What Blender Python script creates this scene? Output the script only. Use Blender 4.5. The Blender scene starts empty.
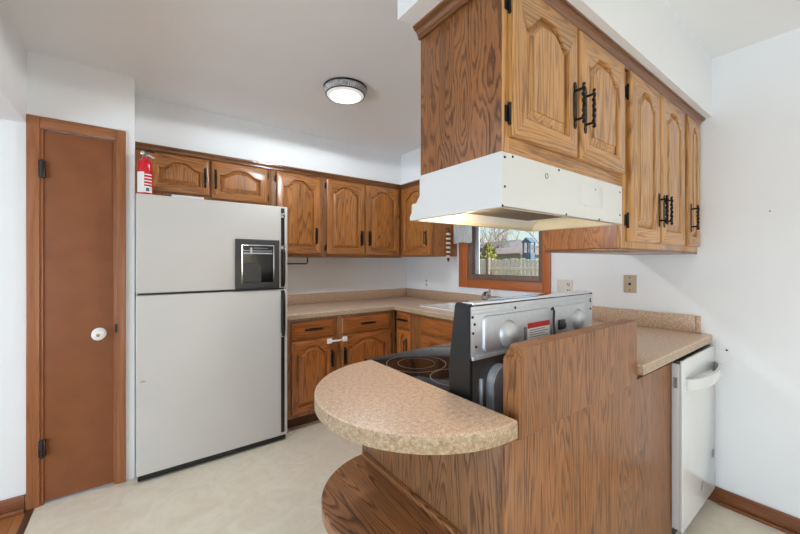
import bpy, bmesh, math, random
from mathutils import Vector, Matrix, Euler
R = math.radians
PI = math.pi
S = bpy.context.scene
COL = S.collection

# ------------------------------------------------------------------ camera
cd = bpy.data.cameras.new('camera')
cam = bpy.data.objects.new('camera', cd)
COL.objects.link(cam)
cd.sensor_fit = 'HORIZONTAL'
cd.sensor_width = 36.0
cd.lens = 352.5 * 36.0 / 800.0
cd.shift_y = -4.6 / 800.0
cd.clip_start = 0.02
cam.location = (0, 0, 1.3135)
cam.rotation_euler = (R(90), 0, -0.6386)
S.camera = cam

# ------------------------------------------------------------------ view, sky, sun, added fill light
S.view_settings.view_transform = 'Standard'
S.view_settings.look = 'None'
S.view_settings.gamma = 1.0
S.view_settings.use_curve_mapping = False
S.view_settings.exposure = 0.12

W = bpy.data.worlds.new('world')
S.world = W
W.use_nodes = True
wn = W.node_tree.nodes
wl = W.node_tree.links
sky = wn.new('ShaderNodeTexSky')
sky.sky_type = 'NISHITA'
sky.sun_disc = False
sky.sun_elevation = R(38)
sky.sun_rotation = R(174)
sky.dust_density = 2.0
wn['Background'].inputs['Strength'].default_value = 0.22
wl.new(sky.outputs['Color'], wn['Background'].inputs['Color'])

sd = bpy.data.lights.new('sun', 'SUN')
sd.energy = 10.5
sd.angle = R(0.6)
sd.color = (0.95, 0.98, 1.0)
sun = bpy.data.objects.new('sun', sd)
COL.objects.link(sun)
sun.rotation_euler = Vector((-0.10, 1.0, -0.78)).to_track_quat('-Z', 'Y').to_euler()

def area(name, loc, direction, sx, sy, power, color=(1, 1, 1)):
    d = bpy.data.lights.new(name, 'AREA')
    d.shape = 'RECTANGLE'
    d.size = sx
    d.size_y = sy
    d.energy = power
    d.color = color
    o = bpy.data.objects.new(name, d)
    COL.objects.link(o)
    o.location = loc
    o.rotation_euler = Vector(direction).to_track_quat('-Z', 'Y').to_euler()
    return o

# added fill areas, as daylight through invented glass doors and the next room's opening
area('added_south_fill', (1.0, -3.0, 1.10), (0, 1, 0.35), 2.2, 2.0, 15, (0.80, 0.91, 1.0))
area('added_west_fill', (-3.6, 0.2, 0.85), (1, 0.30, 0.75), 2.4, 1.6, 112, (0.72, 0.87, 1.0))

# ------------------------------------------------------------------ materials
def srgb(r, g, b):
    f = lambda c: (c / 255 / 12.92) if c / 255 <= 0.04045 else ((c / 255 + 0.055) / 1.055) ** 2.4
    return (f(r), f(g), f(b), 1.0)

def mat(name, col, rough=0.5, metal=0.0, spec=0.5, coat=0.0, noise=0.0, nscale=30.0, bump=0.0, emit=None, estr=0.0):
    m = bpy.data.materials.new(name)
    m.use_nodes = True
    nt = m.node_tree
    b = nt.nodes['Principled BSDF']
    b.inputs['Base Color'].default_value = col
    b.inputs['Roughness'].default_value = rough
    b.inputs['Metallic'].default_value = metal
    b.inputs['Specular IOR Level'].default_value = spec
    b.inputs['Coat Weight'].default_value = coat
    b.inputs['Coat Roughness'].default_value = 0.15
    if emit:
        b.inputs['Emission Color'].default_value = emit
        b.inputs['Emission Strength'].default_value = estr
    tc = nt.nodes.new('ShaderNodeTexCoord')
    nz = nt.nodes.new('ShaderNodeTexNoise')
    nz.inputs['Scale'].default_value = nscale
    nz.inputs['Detail'].default_value = 4
    nt.links.new(tc.outputs['Object'], nz.inputs['Vector'])
    if noise > 0:
        rp = nt.nodes.new('ShaderNodeValToRGB')
        rp.color_ramp.elements[0].position = 0.3
        rp.color_ramp.elements[1].position = 0.7
        rp.color_ramp.elements[0].color = tuple(c * (1 - noise) for c in col[:3]) + (1,)
        rp.color_ramp.elements[1].color = tuple(min(1, c * (1 + noise)) for c in col[:3]) + (1,)
        nt.links.new(nz.outputs['Fac'], rp.inputs['Fac'])
        nt.links.new(rp.outputs['Color'], b.inputs['Base Color'])
    if bump > 0:
        bp = nt.nodes.new('ShaderNodeBump')
        bp.inputs['Strength'].default_value = bump
        bp.inputs['Distance'].default_value = 0.002
        nt.links.new(nz.outputs['Fac'], bp.inputs['Height'])
        nt.links.new(bp.outputs['Normal'], b.inputs['Normal'])
    return m

def oak(name, light, dark, axis='Z', across=7.0, along=1.1, k=16.0, amount=0.75, rough=0.33, coat=0.35, pores=0.35, seed=0.0, zig=0.03):
    """oak with nested cathedral figure: contour lines of a stretched noise, plus fine pores"""
    m = bpy.data.materials.new(name)
    m.use_nodes = True
    nt = m.node_tree
    N = nt.nodes.new
    L = nt.links.new
    b = nt.nodes['Principled BSDF']
    tc = N('ShaderNodeTexCoord')
    oi = N('ShaderNodeObjectInfo')
    off = N('ShaderNodeMath'); off.operation = 'MULTIPLY'; off.inputs[1].default_value = 23.0
    L(oi.outputs['Random'], off.inputs[0])
    add = N('ShaderNodeVectorMath'); add.operation = 'ADD'
    L(tc.outputs['Object'], add.inputs[0])
    cmb = N('ShaderNodeCombineXYZ')
    for i in range(3):
        L(off.outputs[0], cmb.inputs[i])
    sh = N('ShaderNodeVectorMath'); sh.operation = 'ADD'
    sh.inputs[1].default_value = (seed, seed * 1.7, seed * 0.6)
    L(cmb.outputs[0], sh.inputs[0])
    L(sh.outputs[0], add.inputs[1])
    def scaled(ac, al):
        v = N('ShaderNodeVectorMath'); v.operation = 'MULTIPLY'
        sc = {'X': (al, ac, ac), 'Y': (ac, al, ac), 'Z': (ac, ac, al)}[axis]
        v.inputs[1].default_value = sc
        L(add.outputs[0], v.inputs[0])
        return v.outputs[0]
    n1 = N('ShaderNodeTexNoise'); n1.inputs['Scale'].default_value = 1.0
    n1.inputs['Detail'].default_value = 1.0; n1.inputs['Roughness'].default_value = 0.4
    L(scaled(across, along), n1.inputs['Vector'])
    nj = N('ShaderNodeTexNoise'); nj.inputs['Scale'].default_value = 1.0; nj.inputs['Detail'].default_value = 3.0
    L(scaled(across * 9, along * 9), nj.inputs['Vector'])
    j = N('ShaderNodeMath'); j.operation = 'MULTIPLY_ADD'; j.inputs[1].default_value = zig
    L(nj.outputs['Fac'], j.inputs[0]); L(n1.outputs['Fac'], j.inputs[2])
    mk = N('ShaderNodeMath'); mk.operation = 'MULTIPLY'; mk.inputs[1].default_value = k
    L(j.outputs[0], mk.inputs[0])
    fr = N('ShaderNodeMath'); fr.operation = 'FRACT'
    L(mk.outputs[0], fr.inputs[0])
    r1 = N('ShaderNodeValToRGB')
    e = r1.color_ramp.elements
    e[0].position = 0.0; e[0].color = (0, 0, 0, 1)
    e[1].position = 1.0; e[1].color = (0.0, 0.0, 0.0, 1)
    q = e.new(0.45); q.color = (0.12, 0.12, 0.12, 1)
    q = e.new(0.82); q.color = (1, 1, 1, 1)
    q = e.new(0.92); q.color = (0.55, 0.55, 0.55, 1)
    L(fr.outputs[0], r1.inputs['Fac'])
    # pores: short dark dashes along the grain
    n2 = N('ShaderNodeTexNoise'); n2.inputs['Scale'].default_value = 1.0; n2.inputs['Detail'].default_value = 2.0
    L(scaled(330.0, 11.0), n2.inputs['Vector'])
    r2 = N('ShaderNodeValToRGB')
    r2.color_ramp.elements[0].position = 0.50; r2.color_ramp.elements[1].position = 0.72
    L(n2.outputs['Fac'], r2.inputs['Fac'])
    # broad tone
    n3 = N('ShaderNodeTexNoise'); n3.inputs['Scale'].default_value = 1.0; n3.inputs['Detail'].default_value = 2.0
    L(scaled(14.0, 0.9), n3.inputs['Vector'])
    m1 = N('ShaderNodeMath'); m1.operation = 'MULTIPLY'; m1.inputs[1].default_value = amount
    L(r1.outputs['Color'], m1.inputs[0])
    m2 = N('ShaderNodeMath'); m2.operation = 'MULTIPLY_ADD'; m2.inputs[1].default_value = pores
    L(r2.outputs['Color'], m2.inputs[0]); L(m1.outputs[0], m2.inputs[2])
    m3 = N('ShaderNodeMath'); m3.operation = 'MULTIPLY_ADD'; m3.inputs[1].default_value = 0.7; m3.use_clamp = True
    sub = N('ShaderNodeMath'); sub.operation = 'SUBTRACT'; sub.inputs[1].default_value = 0.45
    L(n3.outputs['Fac'], sub.inputs[0]); L(sub.outputs[0], m3.inputs[0]); L(m2.outputs[0], m3.inputs[2])
    mx = N('ShaderNodeMix'); mx.data_type = 'RGBA'
    mx.inputs['A'].default_value = light; mx.inputs['B'].default_value = dark
    L(m3.outputs[0], mx.inputs['Factor'])
    L(mx.outputs['Result'], b.inputs['Base Color'])
    b.inputs['Roughness'].default_value = rough
    b.inputs['Coat Weight'].default_value = coat
    b.inputs['Coat Roughness'].default_value = 0.16
    bp = N('ShaderNodeBump'); bp.inputs['Strength'].default_value = 0.12; bp.inputs['Distance'].default_value = 0.001; bp.invert = True
    L(m2.outputs[0], bp.inputs['Height']); L(bp.outputs['Normal'], b.inputs['Normal'])
    return m

def laminate(name, a, bcol, c, scale=1.0, rough=0.35, edge=False):
    m = bpy.data.materials.new(name)
    m.use_nodes = True
    nt = m.node_tree
    N = nt.nodes.new
    L = nt.links.new
    b = nt.nodes['Principled BSDF']
    tc = N('ShaderNodeTexCoord')
    n1 = N('ShaderNodeTexNoise'); n1.inputs['Scale'].default_value = 75 * scale; n1.inputs['Detail'].default_value = 5; n1.inputs['Roughness'].default_value = 0.7
    L(tc.outputs['Object'], n1.inputs['Vector'])
    r1 = N('ShaderNodeValToRGB')
    e = r1.color_ramp.elements
    e[0].position = 0.34; e[0].color = a
    e[1].position = 0.66; e[1].color = c
    q = e.new(0.5); q.color = bcol
    L(n1.outputs['Fac'], r1.inputs['Fac'])
    # basket-weave flecks
    ck = N('ShaderNodeTexVoronoi'); ck.inputs['Scale'].default_value = 190 * scale; ck.distance = 'CHEBYCHEV'
    L(tc.outputs['Object'], ck.inputs['Vector'])
    r2 = N('ShaderNodeValToRGB')
    r2.color_ramp.elements[0].position = 0.15; r2.color_ramp.elements[0].color = (1.06, 1.06, 1.06, 1)
    r2.color_ramp.elements[1].position = 0.6; r2.color_ramp.elements[1].color = (0.66, 0.60, 0.54, 1)
    L(ck.outputs['Distance'], r2.inputs['Fac'])
    mx = N('ShaderNodeMix'); mx.data_type = 'RGBA'; mx.blend_type = 'MULTIPLY'
    mx.inputs['Factor'].default_value = 0.6
    L(r1.outputs['Color'], mx.inputs['A']); L(r2.outputs['Color'], mx.inputs['B'])
    L(mx.outputs['Result'], b.inputs['Base Color'])
    b.inputs['Roughness'].default_value = rough
    return m

def vinyl(name):
    m = bpy.data.materials.new(name)
    m.use_nodes = True
    nt = m.node_tree
    N = nt.nodes.new
    L = nt.links.new
    b = nt.nodes['Principled BSDF']
    tc = N('ShaderNodeTexCoord')
    n1 = N('ShaderNodeTexNoise'); n1.inputs['Scale'].default_value = 7; n1.inputs['Detail'].default_value = 8
    n1.inputs['Roughness'].default_value = 0.7; n1.inputs['Distortion'].default_value = 1.4
    L(tc.outputs['Object'], n1.inputs['Vector'])
    r1 = N('ShaderNodeValToRGB')
    e = r1.color_ramp.elements
    e[0].position = 0.32; e[0].color = srgb(224, 208, 186)
    e[1].position = 0.68; e[1].color = srgb(238, 227, 209)
    q = e.new(0.5); q.color = srgb(230, 218, 198)
    L(n1.outputs['Fac'], r1.inputs['Fac'])
    L(r1.outputs['Color'], b.inputs['Base Color'])
    b.inputs['Roughness'].default_value = 0.42
    return m

def parquet(name):
    m = bpy.data.materials.new(name)
    m.use_nodes = True
    nt = m.node_tree
    N = nt.nodes.new
    L = nt.links.new
    b = nt.nodes['Principled BSDF']
    tc = N('ShaderNodeTexCoord')
    mp = N('ShaderNodeMapping'); mp.inputs['Rotation'].default_value = (0, 0, R(90))
    L(tc.outputs['Object'], mp.inputs['Vector'])
    br = N('ShaderNodeTexBrick')
    br.inputs['Color1'].default_value = srgb(190, 125, 70)
    br.inputs['Color2'].default_value = srgb(168, 104, 55)
    br.inputs['Mortar'].default_value = srgb(90, 52, 26)
    br.inputs['Scale'].default_value = 1.0
    br.inputs['Brick Width'].default_value = 0.9
    br.inputs['Row Height'].default_value = 0.057
    br.inputs['Mortar Size'].default_value = 0.0012
    L(mp.outputs[0], br.inputs['Vector'])
    nz = N('ShaderNodeTexNoise'); nz.inputs['Scale'].default_value = 1; nz.inputs['Detail'].default_value = 3
    v = N('ShaderNodeVectorMath'); v.operation = 'MULTIPLY'; v.inputs[1].default_value = (90, 4, 1)
    L(tc.outputs['Object'], v.inputs[0]); L(v.outputs[0], nz.inputs['Vector'])
    mx = N('ShaderNodeMix'); mx.data_type = 'RGBA'; mx.blend_type = 'MULTIPLY'; mx.inputs['Factor'].default_value = 0.35
    L(br.outputs['Color'], mx.inputs['A']); L(nz.outputs['Color'], mx.inputs['B'])
    L(mx.outputs['Result'], b.inputs['Base Color'])
    b.inputs['Roughness'].default_value = 0.3
    return m

def glass_mat(name):
    """clear pane: lets daylight through, with a faint mirror reflection"""
    m = bpy.data.materials.new(name)
    m.use_nodes = True
    nt = m.node_tree
    out = nt.nodes['Material Output']
    nt.nodes.remove(nt.nodes['Principled BSDF'])
    tr = nt.nodes.new('ShaderNodeBsdfTransparent'); tr.inputs['Color'].default_value = (0.96, 0.975, 0.97, 1)
    gl = nt.nodes.new('ShaderNodeBsdfGlossy'); gl.inputs['Roughness'].default_value = 0.0
    fr = nt.nodes.new('ShaderNodeFresnel'); fr.inputs['IOR'].default_value = 1.35
    mx = nt.nodes.new('ShaderNodeMixShader')
    nt.links.new(fr.outputs[0], mx.inputs[0]); nt.links.new(tr.outputs[0], mx.inputs[1]); nt.links.new(gl.outputs[0], mx.inputs[2])
    nt.links.new(mx.outputs[0], out.inputs['Surface'])
    return m

M = {}
M['wall'] = mat('white_wall_paint', srgb(238, 239, 240), 0.6, noise=0.015, nscale=3, bump=0.05)
M['ceiling'] = mat('white_ceiling_paint', srgb(240, 241, 242), 0.7, noise=0.015, nscale=3, bump=0.06)
M['vinyl'] = vinyl('cream_marbled_vinyl')
M['parquet'] = parquet('oak_strip_floor')
LT, DK = srgb(196, 138, 80), srgb(112, 62, 26)
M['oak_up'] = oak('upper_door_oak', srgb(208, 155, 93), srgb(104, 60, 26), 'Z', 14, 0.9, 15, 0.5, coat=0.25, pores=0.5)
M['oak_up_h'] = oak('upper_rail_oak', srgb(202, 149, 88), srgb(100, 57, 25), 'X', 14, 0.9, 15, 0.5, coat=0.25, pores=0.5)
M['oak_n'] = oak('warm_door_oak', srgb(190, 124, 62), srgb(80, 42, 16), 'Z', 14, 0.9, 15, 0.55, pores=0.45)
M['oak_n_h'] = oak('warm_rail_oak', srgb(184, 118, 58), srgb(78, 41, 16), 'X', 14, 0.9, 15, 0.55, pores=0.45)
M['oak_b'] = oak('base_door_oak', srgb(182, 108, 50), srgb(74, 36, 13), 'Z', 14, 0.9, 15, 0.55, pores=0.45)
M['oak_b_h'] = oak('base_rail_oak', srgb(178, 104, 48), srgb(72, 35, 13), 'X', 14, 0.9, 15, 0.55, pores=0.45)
M['oak_frame'] = oak('face_frame_oak', srgb(160, 104, 56), srgb(84, 46, 20), 'Z', 9, 0.8, 13, 0.5)
M['oak_crown'] = oak('crown_oak', srgb(134, 86, 46), srgb(62, 34, 15), 'X', 9, 0.8, 9, 0.4)
M['oak_crown_y'] = oak('crown_oak_side', srgb(134, 86, 46), srgb(62, 34, 15), 'Y', 9, 0.8, 9, 0.4)
M['ply_end'] = oak('end_panel_oak', srgb(158, 103, 58), srgb(80, 44, 21), 'Z', 11.0, 2.4, 20, 0.8, 0.4, 0.15, 0.3, seed=3.1, zig=0.055)
M['ply_pen'] = oak('peninsula_panel_oak', srgb(160, 106, 58), srgb(80, 46, 22), 'Z', 13.0, 1.1, 18, 0.6, 0.4, 0.12, 0.75, seed=1.3, zig=0.05)
M['ply_dark'] = oak('peninsula_end_oak', srgb(146, 102, 64), srgb(74, 44, 22), 'Z', 12, 1.3, 20, 0.8, 0.4, 0.15, 0.4, seed=5.2, zig=0.05)
M['ply_side'] = oak('cabinet_side_oak', srgb(182, 118, 66), srgb(110, 62, 28), 'Z', 10, 1.6, 22, 0.6, 0.4, 0.2, 0.4, seed=7.7, zig=0.06)
M['shelf_oak'] = oak('half_round_shelf_oak', srgb(168, 112, 66), srgb(70, 39, 19), 'Y', 11.0, 0.9, 34, 0.85, 0.32, 0.4, 0.35, seed=2.2, zig=0.02)
M['closet'] = mat('brown_stained_door', srgb(138, 84, 51), 0.48, noise=0.1, nscale=9, spec=0.35)
M['closet_trim'] = oak('stained_casing', srgb(164, 104, 64), srgb(116, 66, 35), 'Z', 20, 0.8, 8, 0.35, 0.36, 0.25, 0.3)
M['closet_trim_h'] = oak('stained_casing_head', srgb(160, 101, 61), srgb(112, 64, 34), 'X', 20, 0.8, 8, 0.4, 0.36, 0.25, 0.3)
M['base_trim'] = oak('brown_baseboard', srgb(140, 84, 50), srgb(84, 44, 22), 'Y', 20, 0.8, 8, 0.4, 0.36, 0.25, 0.3)
M['base_trim_x'] = oak('brown_baseboard_long', srgb(140, 84, 50), srgb(84, 44, 22), 'X', 20, 0.8, 8, 0.4, 0.36, 0.25, 0.3)
M['win_trim'] = oak('orange_window_casing', srgb(186, 104, 56), srgb(134, 68, 32), 'Z', 20, 0.8, 8, 0.3, 0.36, 0.25, 0.3)
M['win_trim_y'] = oak('orange_window_sill', srgb(186, 104, 56), srgb(134, 68, 32), 'Y', 20, 0.8, 8, 0.3, 0.36, 0.25, 0.3)
M['win_sash'] = mat('brown_window_sash', srgb(122, 98, 84), 0.45, noise=0.08)
M['win_vinyl'] = mat('grey_window_track', srgb(188, 190, 194), 0.4, noise=0.03)
M['glass'] = glass_mat('window_glass')
M['iron'] = mat('black_iron', srgb(34, 31, 29), 0.38, 0.6, noise=0.35, nscale=300, bump=0.4)
M['toe'] = mat('dark_toe_kick', srgb(88, 56, 36), 0.6, noise=0.1)
M['counter'] = laminate('tan_laminate_top', srgb(200, 166, 138), srgb(220, 190, 164), srgb(234, 210, 188))
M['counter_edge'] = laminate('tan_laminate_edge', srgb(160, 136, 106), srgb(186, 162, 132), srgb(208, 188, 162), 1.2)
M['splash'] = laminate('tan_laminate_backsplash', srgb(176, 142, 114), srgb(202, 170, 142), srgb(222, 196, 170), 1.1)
M['fridge'] = mat('almond_white_enamel', srgb(204, 200, 194), 0.32, noise=0.012, nscale=5, bump=0.03)
M['fridge_side'] = mat('white_enamel_edge', srgb(232, 230, 226), 0.35, noise=0.01)
M['gasket'] = mat('grey_gasket', srgb(86, 84, 82), 0.6, noise=0.1)
M['black'] = mat('black_plastic', srgb(22, 22, 23), 0.35, noise=0.1)
M['black_gloss'] = mat('black_gloss_enamel', srgb(14, 14, 15), 0.12, noise=0.05)
M['charcoal'] = mat('charcoal_plastic', srgb(58, 57, 57), 0.4, noise=0.1)
M['chrome'] = mat('chrome', srgb(225, 226, 228), 0.12, 1.0, noise=0.03)
M['steel'] = mat('galvanised_steel', srgb(205, 208, 212), 0.45, 0.55, noise=0.05, nscale=60)
M['steel_dull'] = mat('dull_galvanised_steel', srgb(120, 122, 124), 0.42, 0.9, noise=0.14, nscale=14)
M['ceran'] = mat('black_ceramic_glass', srgb(9, 9, 10), 0.06, spec=0.25, noise=0.05)
M['ring'] = mat('grey_burner_print', srgb(150, 150, 152), 0.3, noise=0.08, nscale=200)
M['white'] = mat('white_plastic', srgb(238, 238, 236), 0.35, noise=0.01)
M['dw'] = mat('white_dishwasher_enamel', srgb(224, 224, 223), 0.16, noise=0.008, nscale=5, coat=0.3)
M['dw_side'] = mat('grey_door_edge', srgb(206, 206, 205), 0.4, noise=0.02)
M['hood'] = mat('white_hood_enamel', srgb(226, 226, 224), 0.3, noise=0.015, nscale=6)
M['hood_in'] = mat('cream_hood_lining', srgb(236, 222, 192), 0.4, noise=0.03, nscale=12)
M['filter'] = mat('grey_filter_mesh', srgb(120, 112, 104), 0.5, 0.6, noise=0.4, nscale=420, bump=0.8)
M['red'] = mat('red_cylinder_paint', srgb(206, 24, 38), 0.25, noise=0.04)
M['label_white'] = mat('white_label', srgb(232, 230, 228), 0.5, noise=0.03)
M['label_red'] = mat('red_label_print', srgb(190, 40, 36), 0.5, noise=0.03)
M['label_grey'] = mat('grey_label_print', srgb(120, 118, 118), 0.5, noise=0.1, nscale=90)
M['almond'] = mat('almond_plate', srgb(190, 168, 140), 0.42, noise=0.04)
M['ivory'] = mat('ivory_plate', srgb(222, 215, 203), 0.42, noise=0.02)
M['brass'] = mat('brass', srgb(176, 140, 88), 0.3, 1.0, noise=0.05)
M['bronze'] = mat('dark_bronze', srgb(66, 60, 56), 0.35, 0.8, noise=0.15)
M['ribbed'] = mat('smoky_ribbed_glass', srgb(176, 175, 174), 0.25, 0.0, noise=0.3, nscale=40)
M['lamp'] = mat('lit_lens', srgb(250, 246, 238), 0.4, emit=(1.0, 0.97, 0.90, 1), estr=1.3)
M['lamp_edge'] = mat('lit_fluted_glass', srgb(225, 224, 220), 0.3, noise=0.2, nscale=120, emit=(1.0, 0.96, 0.9, 1), estr=0.32)
M['bulb'] = mat('lit_hood_bulb', srgb(255, 240, 210), 0.4, emit=(1.0, 0.80, 0.50, 1), estr=6)
M['lace'] = mat('white_lace_cloth', srgb(244, 244, 243), 0.8, noise=0.12, nscale=90, bump=0.3)
M['bead_cream'] = mat('cream_bead', srgb(220, 205, 180), 0.5, noise=0.06)
M['bead_brown'] = mat('brown_bead', srgb(70, 44, 28), 0.5, noise=0.1)
M['sink'] = mat('white_sink_enamel', srgb(238, 238, 236), 0.14, noise=0.01)
M['fence'] = mat('weathered_fence_wood', srgb(204, 194, 180), 0.8, noise=0.2, nscale=14)
M['ground'] = mat('dry_winter_lawn', srgb(150, 142, 104), 0.9, noise=0.2, nscale=5)
M['house'] = mat('grey_house_siding', srgb(128, 130, 122), 0.8, noise=0.06)
M['roof'] = mat('pale_shingle_roof', srgb(118, 106, 100), 0.85, noise=0.12, nscale=9)
M['darkhouse'] = mat('dark_house_siding', srgb(92, 94, 98), 0.8, noise=0.06)
M['bark'] = mat('grey_bark', srgb(118, 104, 94), 0.9, noise=0.2, nscale=20)
M['leaf'] = mat('yellow_green_needles', srgb(120, 118, 50), 0.7, noise=0.3, nscale=8)
M['blue'] = mat('blue_plastic', srgb(72, 92, 112), 0.5, noise=0.08)

# ------------------------------------------------------------------ mesh helpers
class MB:
    def __init__(s):
        s.bm = bmesh.new()
        s.slot = 0
    def _mark(s, faces):
        for f in faces:
            f.material_index = s.slot
    def box(s, x0, x1, y0, y1, z0, z1, bev=0.0, seg=2):
        n0 = len(s.bm.faces)
        before = set(s.bm.faces)
        mt = Matrix.Translation(((x0 + x1) / 2, (y0 + y1) / 2, (z0 + z1) / 2)) @ Matrix.Diagonal((abs(x1 - x0), abs(y1 - y0), abs(z1 - z0), 1))
        r = bmesh.ops.create_cube(s.bm, size=1.0, matrix=mt)
        if bev > 0:
            ed = set()
            for v in r['verts']:
                ed.update(v.link_edges)
            bmesh.ops.bevel(s.bm, geom=list(ed), offset=bev, segments=seg, profile=0.5, affect='EDGES', clamp_overlap=True)
        s._mark([f for f in s.bm.faces if f not in before])
        return s
    def poly(s, pts):
        vs = [s.bm.verts.new(p) for p in pts]
        f = s.bm.faces.new(vs)
        f.material_index = s.slot
        return f
    def prism(s, pts, ext):
        """pts: 3-D polygon, ext: extrusion vector"""
        e = Vector(ext)
        a = [s.bm.verts.new(p) for p in pts]
        b = [s.bm.verts.new(Vector(p) + e) for p in pts]
        fs = [s.bm.faces.new(a[::-1]), s.bm.faces.new(b)]
        n = len(a)
        for i in range(n):
            fs.append(s.bm.faces.new((a[i], a[(i + 1) % n], b[(i + 1) % n], b[i])))
        s._mark(fs)
        return s
    def loops(s, ls, cap0=True, cap1=True, closed=True, slots=None):
        rows = [[s.bm.verts.new(p) for p in l] for l in ls]
        fs = []
        for r in range(len(rows) - 1):
            A, B = rows[r], rows[r + 1]
            n = len(A)
            for i in range(n if closed else n - 1):
                try:
                    f = s.bm.faces.new((A[i], A[(i + 1) % n], B[(i + 1) % n], B[i]))
                    f.material_index = s.slot if slots is None else slots(f.calc_center_median())
                except ValueError:
                    pass
        if cap0:
            f = s.bm.faces.new(rows[0][::-1]); f.material_index = s.slot
        if cap1:
            f = s.bm.faces.new(rows[-1]); f.material_index = s.slot
        return s
    def lathe(s, prof, mt=Matrix.Identity(4), seg=24, cap0=True, cap1=True):
        ls = []
        for r, z in prof:
            ls.append([mt @ Vector((max(r, 1e-5) * math.cos(2 * PI * i / seg), max(r, 1e-5) * math.sin(2 * PI * i / seg), z)) for i in range(seg)])
        return s.loops(ls, cap0, cap1)
    def tube(s, pts, r, seg=10, cap=True):
        pts = [Vector(p) for p in pts]
        n = len(pts)
        rr = r if isinstance(r, (list, tuple)) else [r] * n
        ls = []
        up = None
        for i in range(n):
            t = (pts[min(i + 1, n - 1)] - pts[max(i - 1, 0)]).normalized()
            if up is None:
                up = Vector((0, 0, 1)) if abs(t.z) < 0.9 else Vector((1, 0, 0))
            a = t.cross(up).normalized()
            up2 = a.cross(t).normalized()
            up = up2
            ls.append([pts[i] + (a * math.cos(2 * PI * k / seg) + up2 * math.sin(2 * PI * k / seg)) * rr[i] for k in range(seg)])
        return s.loops(ls, cap, cap)
    def sphere(s, c, r, sub=3, sc=(1, 1, 1)):
        before = set(s.bm.faces)
        bmesh.ops.create_icosphere(s.bm, subdivisions=sub, radius=r, matrix=Matrix.Translation(c) @ Matrix.Diagonal((*sc, 1)))
        s._mark([f for f in s.bm.faces if f not in before])
        return s

def mesh_of(name, mb, mats, angle=35):
    me = bpy.data.meshes.new(name)
    bmesh.ops.recalc_face_normals(mb.bm, faces=mb.bm.faces)
    mb.bm.to_mesh(me)
    mb.bm.free()
    if not isinstance(mats, (list, tuple)):
        mats = [mats]
    for m in mats:
        me.materials.append(m)
    me.shade_smooth()
    me.set_sharp_from_angle(angle=R(angle))
    return me

def wmat(o):
    m = o.matrix_basis.copy()
    while o.parent:
        o = o.parent
        m = o.matrix_basis @ m
    return m

def obj(name, mb, mats, parent=None, local=False, angle=35, origin=None):
    """link a mesh; geometry is in world coordinates unless local"""
    me = mesh_of(name, mb, mats, angle)
    o = bpy.data.objects.new(name, me)
    COL.objects.link(o)
    if parent is not None:
        o.parent = parent
        if not local:
            me.transform(wmat(parent).inverted())
    elif origin is not None:
        me.transform(Matrix.Translation(-Vector(origin)))
        o.location = origin
    return o

def tag(o, label, cat, group=None, kind=None):
    if label: o['label'] = label
    if cat: o['category'] = cat
    if group: o['group'] = group
    if kind: o['kind'] = kind
    return o

def thing(name, label, cat, loc, rotz=0.0, group=None):
    o = bpy.data.objects.new(name, None)
    o.empty_display_size = 0.05
    COL.objects.link(o)
    o.location = loc
    o.rotation_euler = (0, 0, rotz)
    return tag(o, label, cat, group)

def struct(name, mb, m, parent=None):
    o = obj(name, mb, m, parent)
    if parent is None:
        o['kind'] = 'structure'
    return o

# ------------------------------------------------------------------ room shell
XE, XW, YN, YC, XC, ZC = 2.55, -0.477, 3.30, 2.69, -0.018, 2.44
ZS = 2.12
YS = -3.1
struct('floor', MB().box(-0.445, XE, YS, YN, -0.06, 0.0), M['vinyl'])
struct('floor_next_room', MB().box(-3.8, -0.475, YS, YC, -0.06, -0.004), M['parquet'])
struct('trim_1', MB().box(-0.475, -0.445, YS, YC, -0.02, 0.003, 0.002), M['toe'])
struct('ceiling', MB().box(-3.8, XE, YS, YN, ZC, ZC + 0.1), M['ceiling'])
struct('wall_north', MB().box(XC, XE + 0.12, YN, YN + 0.1, 0, ZC), M['wall'])
DX0, DX1, DZ = -0.425, -0.105, 2.035
w = MB()
w.box(-3.8, DX0, YC, YC + 0.1, -0.06, ZC)
w.box(DX1, XC, YC, YC + 0.1, 0, ZC)
w.box(DX0, DX1, YC, YC + 0.1, DZ, ZC)
w.box(XC - 0.1, XC, YC + 0.1, YN + 0.1, 0, ZC)
struct('wall_closet', w, M['wall'])
struct('wall_west', MB().box(XW - 0.30, XW, YS, YC, 2.055, ZC), M['wall'])
# east wall with its window opening
wy0, wy1, wz0, wz1 = 1.543, 2.335, 1.148, 2.02
w = MB()
w.box(XE, XE + 0.12, YS, wy0, 0, ZC)
w.box(XE, XE + 0.12, wy1, YN, 0, ZC)
w.box(XE, XE + 0.12, wy0, wy1, 0, wz0)
w.box(XE, XE + 0.12, wy0, wy1, wz1, ZC)
struct('wall_east', w, M['wall'])
# unseen openings invented to let light in: dining end and next room
w = MB()
w.box(-3.8, -0.15, YS - 0.1, YS, 0, ZC)
w.box(2.15, XE + 0.12, YS - 0.1, YS, 0, ZC)
w.box(-0.15, 2.15, YS - 0.1, YS, 2.10, ZC)
struct('wall_south', w, M['wall'])
w = MB()
w.box(-3.9, -3.8, YS, -1.0, 0, ZC); w.box(-3.9, -3.8, 1.4, YC, 0, ZC)
w.box(-3.9, -3.8, -1.0, 1.4, 2.1, ZC)
struct('wall_next_room', w, M['wall'])
# soffits
struct('wall_soffit_north', MB().box(XC, XE, 2.968, YN, ZS, ZC), M['wall'])
struct('wall_soffit_east', MB().box(2.2215, XE, 0.95, 2.968, ZS, ZC), M['wall'])
struct('wall_soffit_peninsula', MB().box(0.692, XE, 0.538, 0.945, ZS, ZC), M['wall'])
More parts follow.
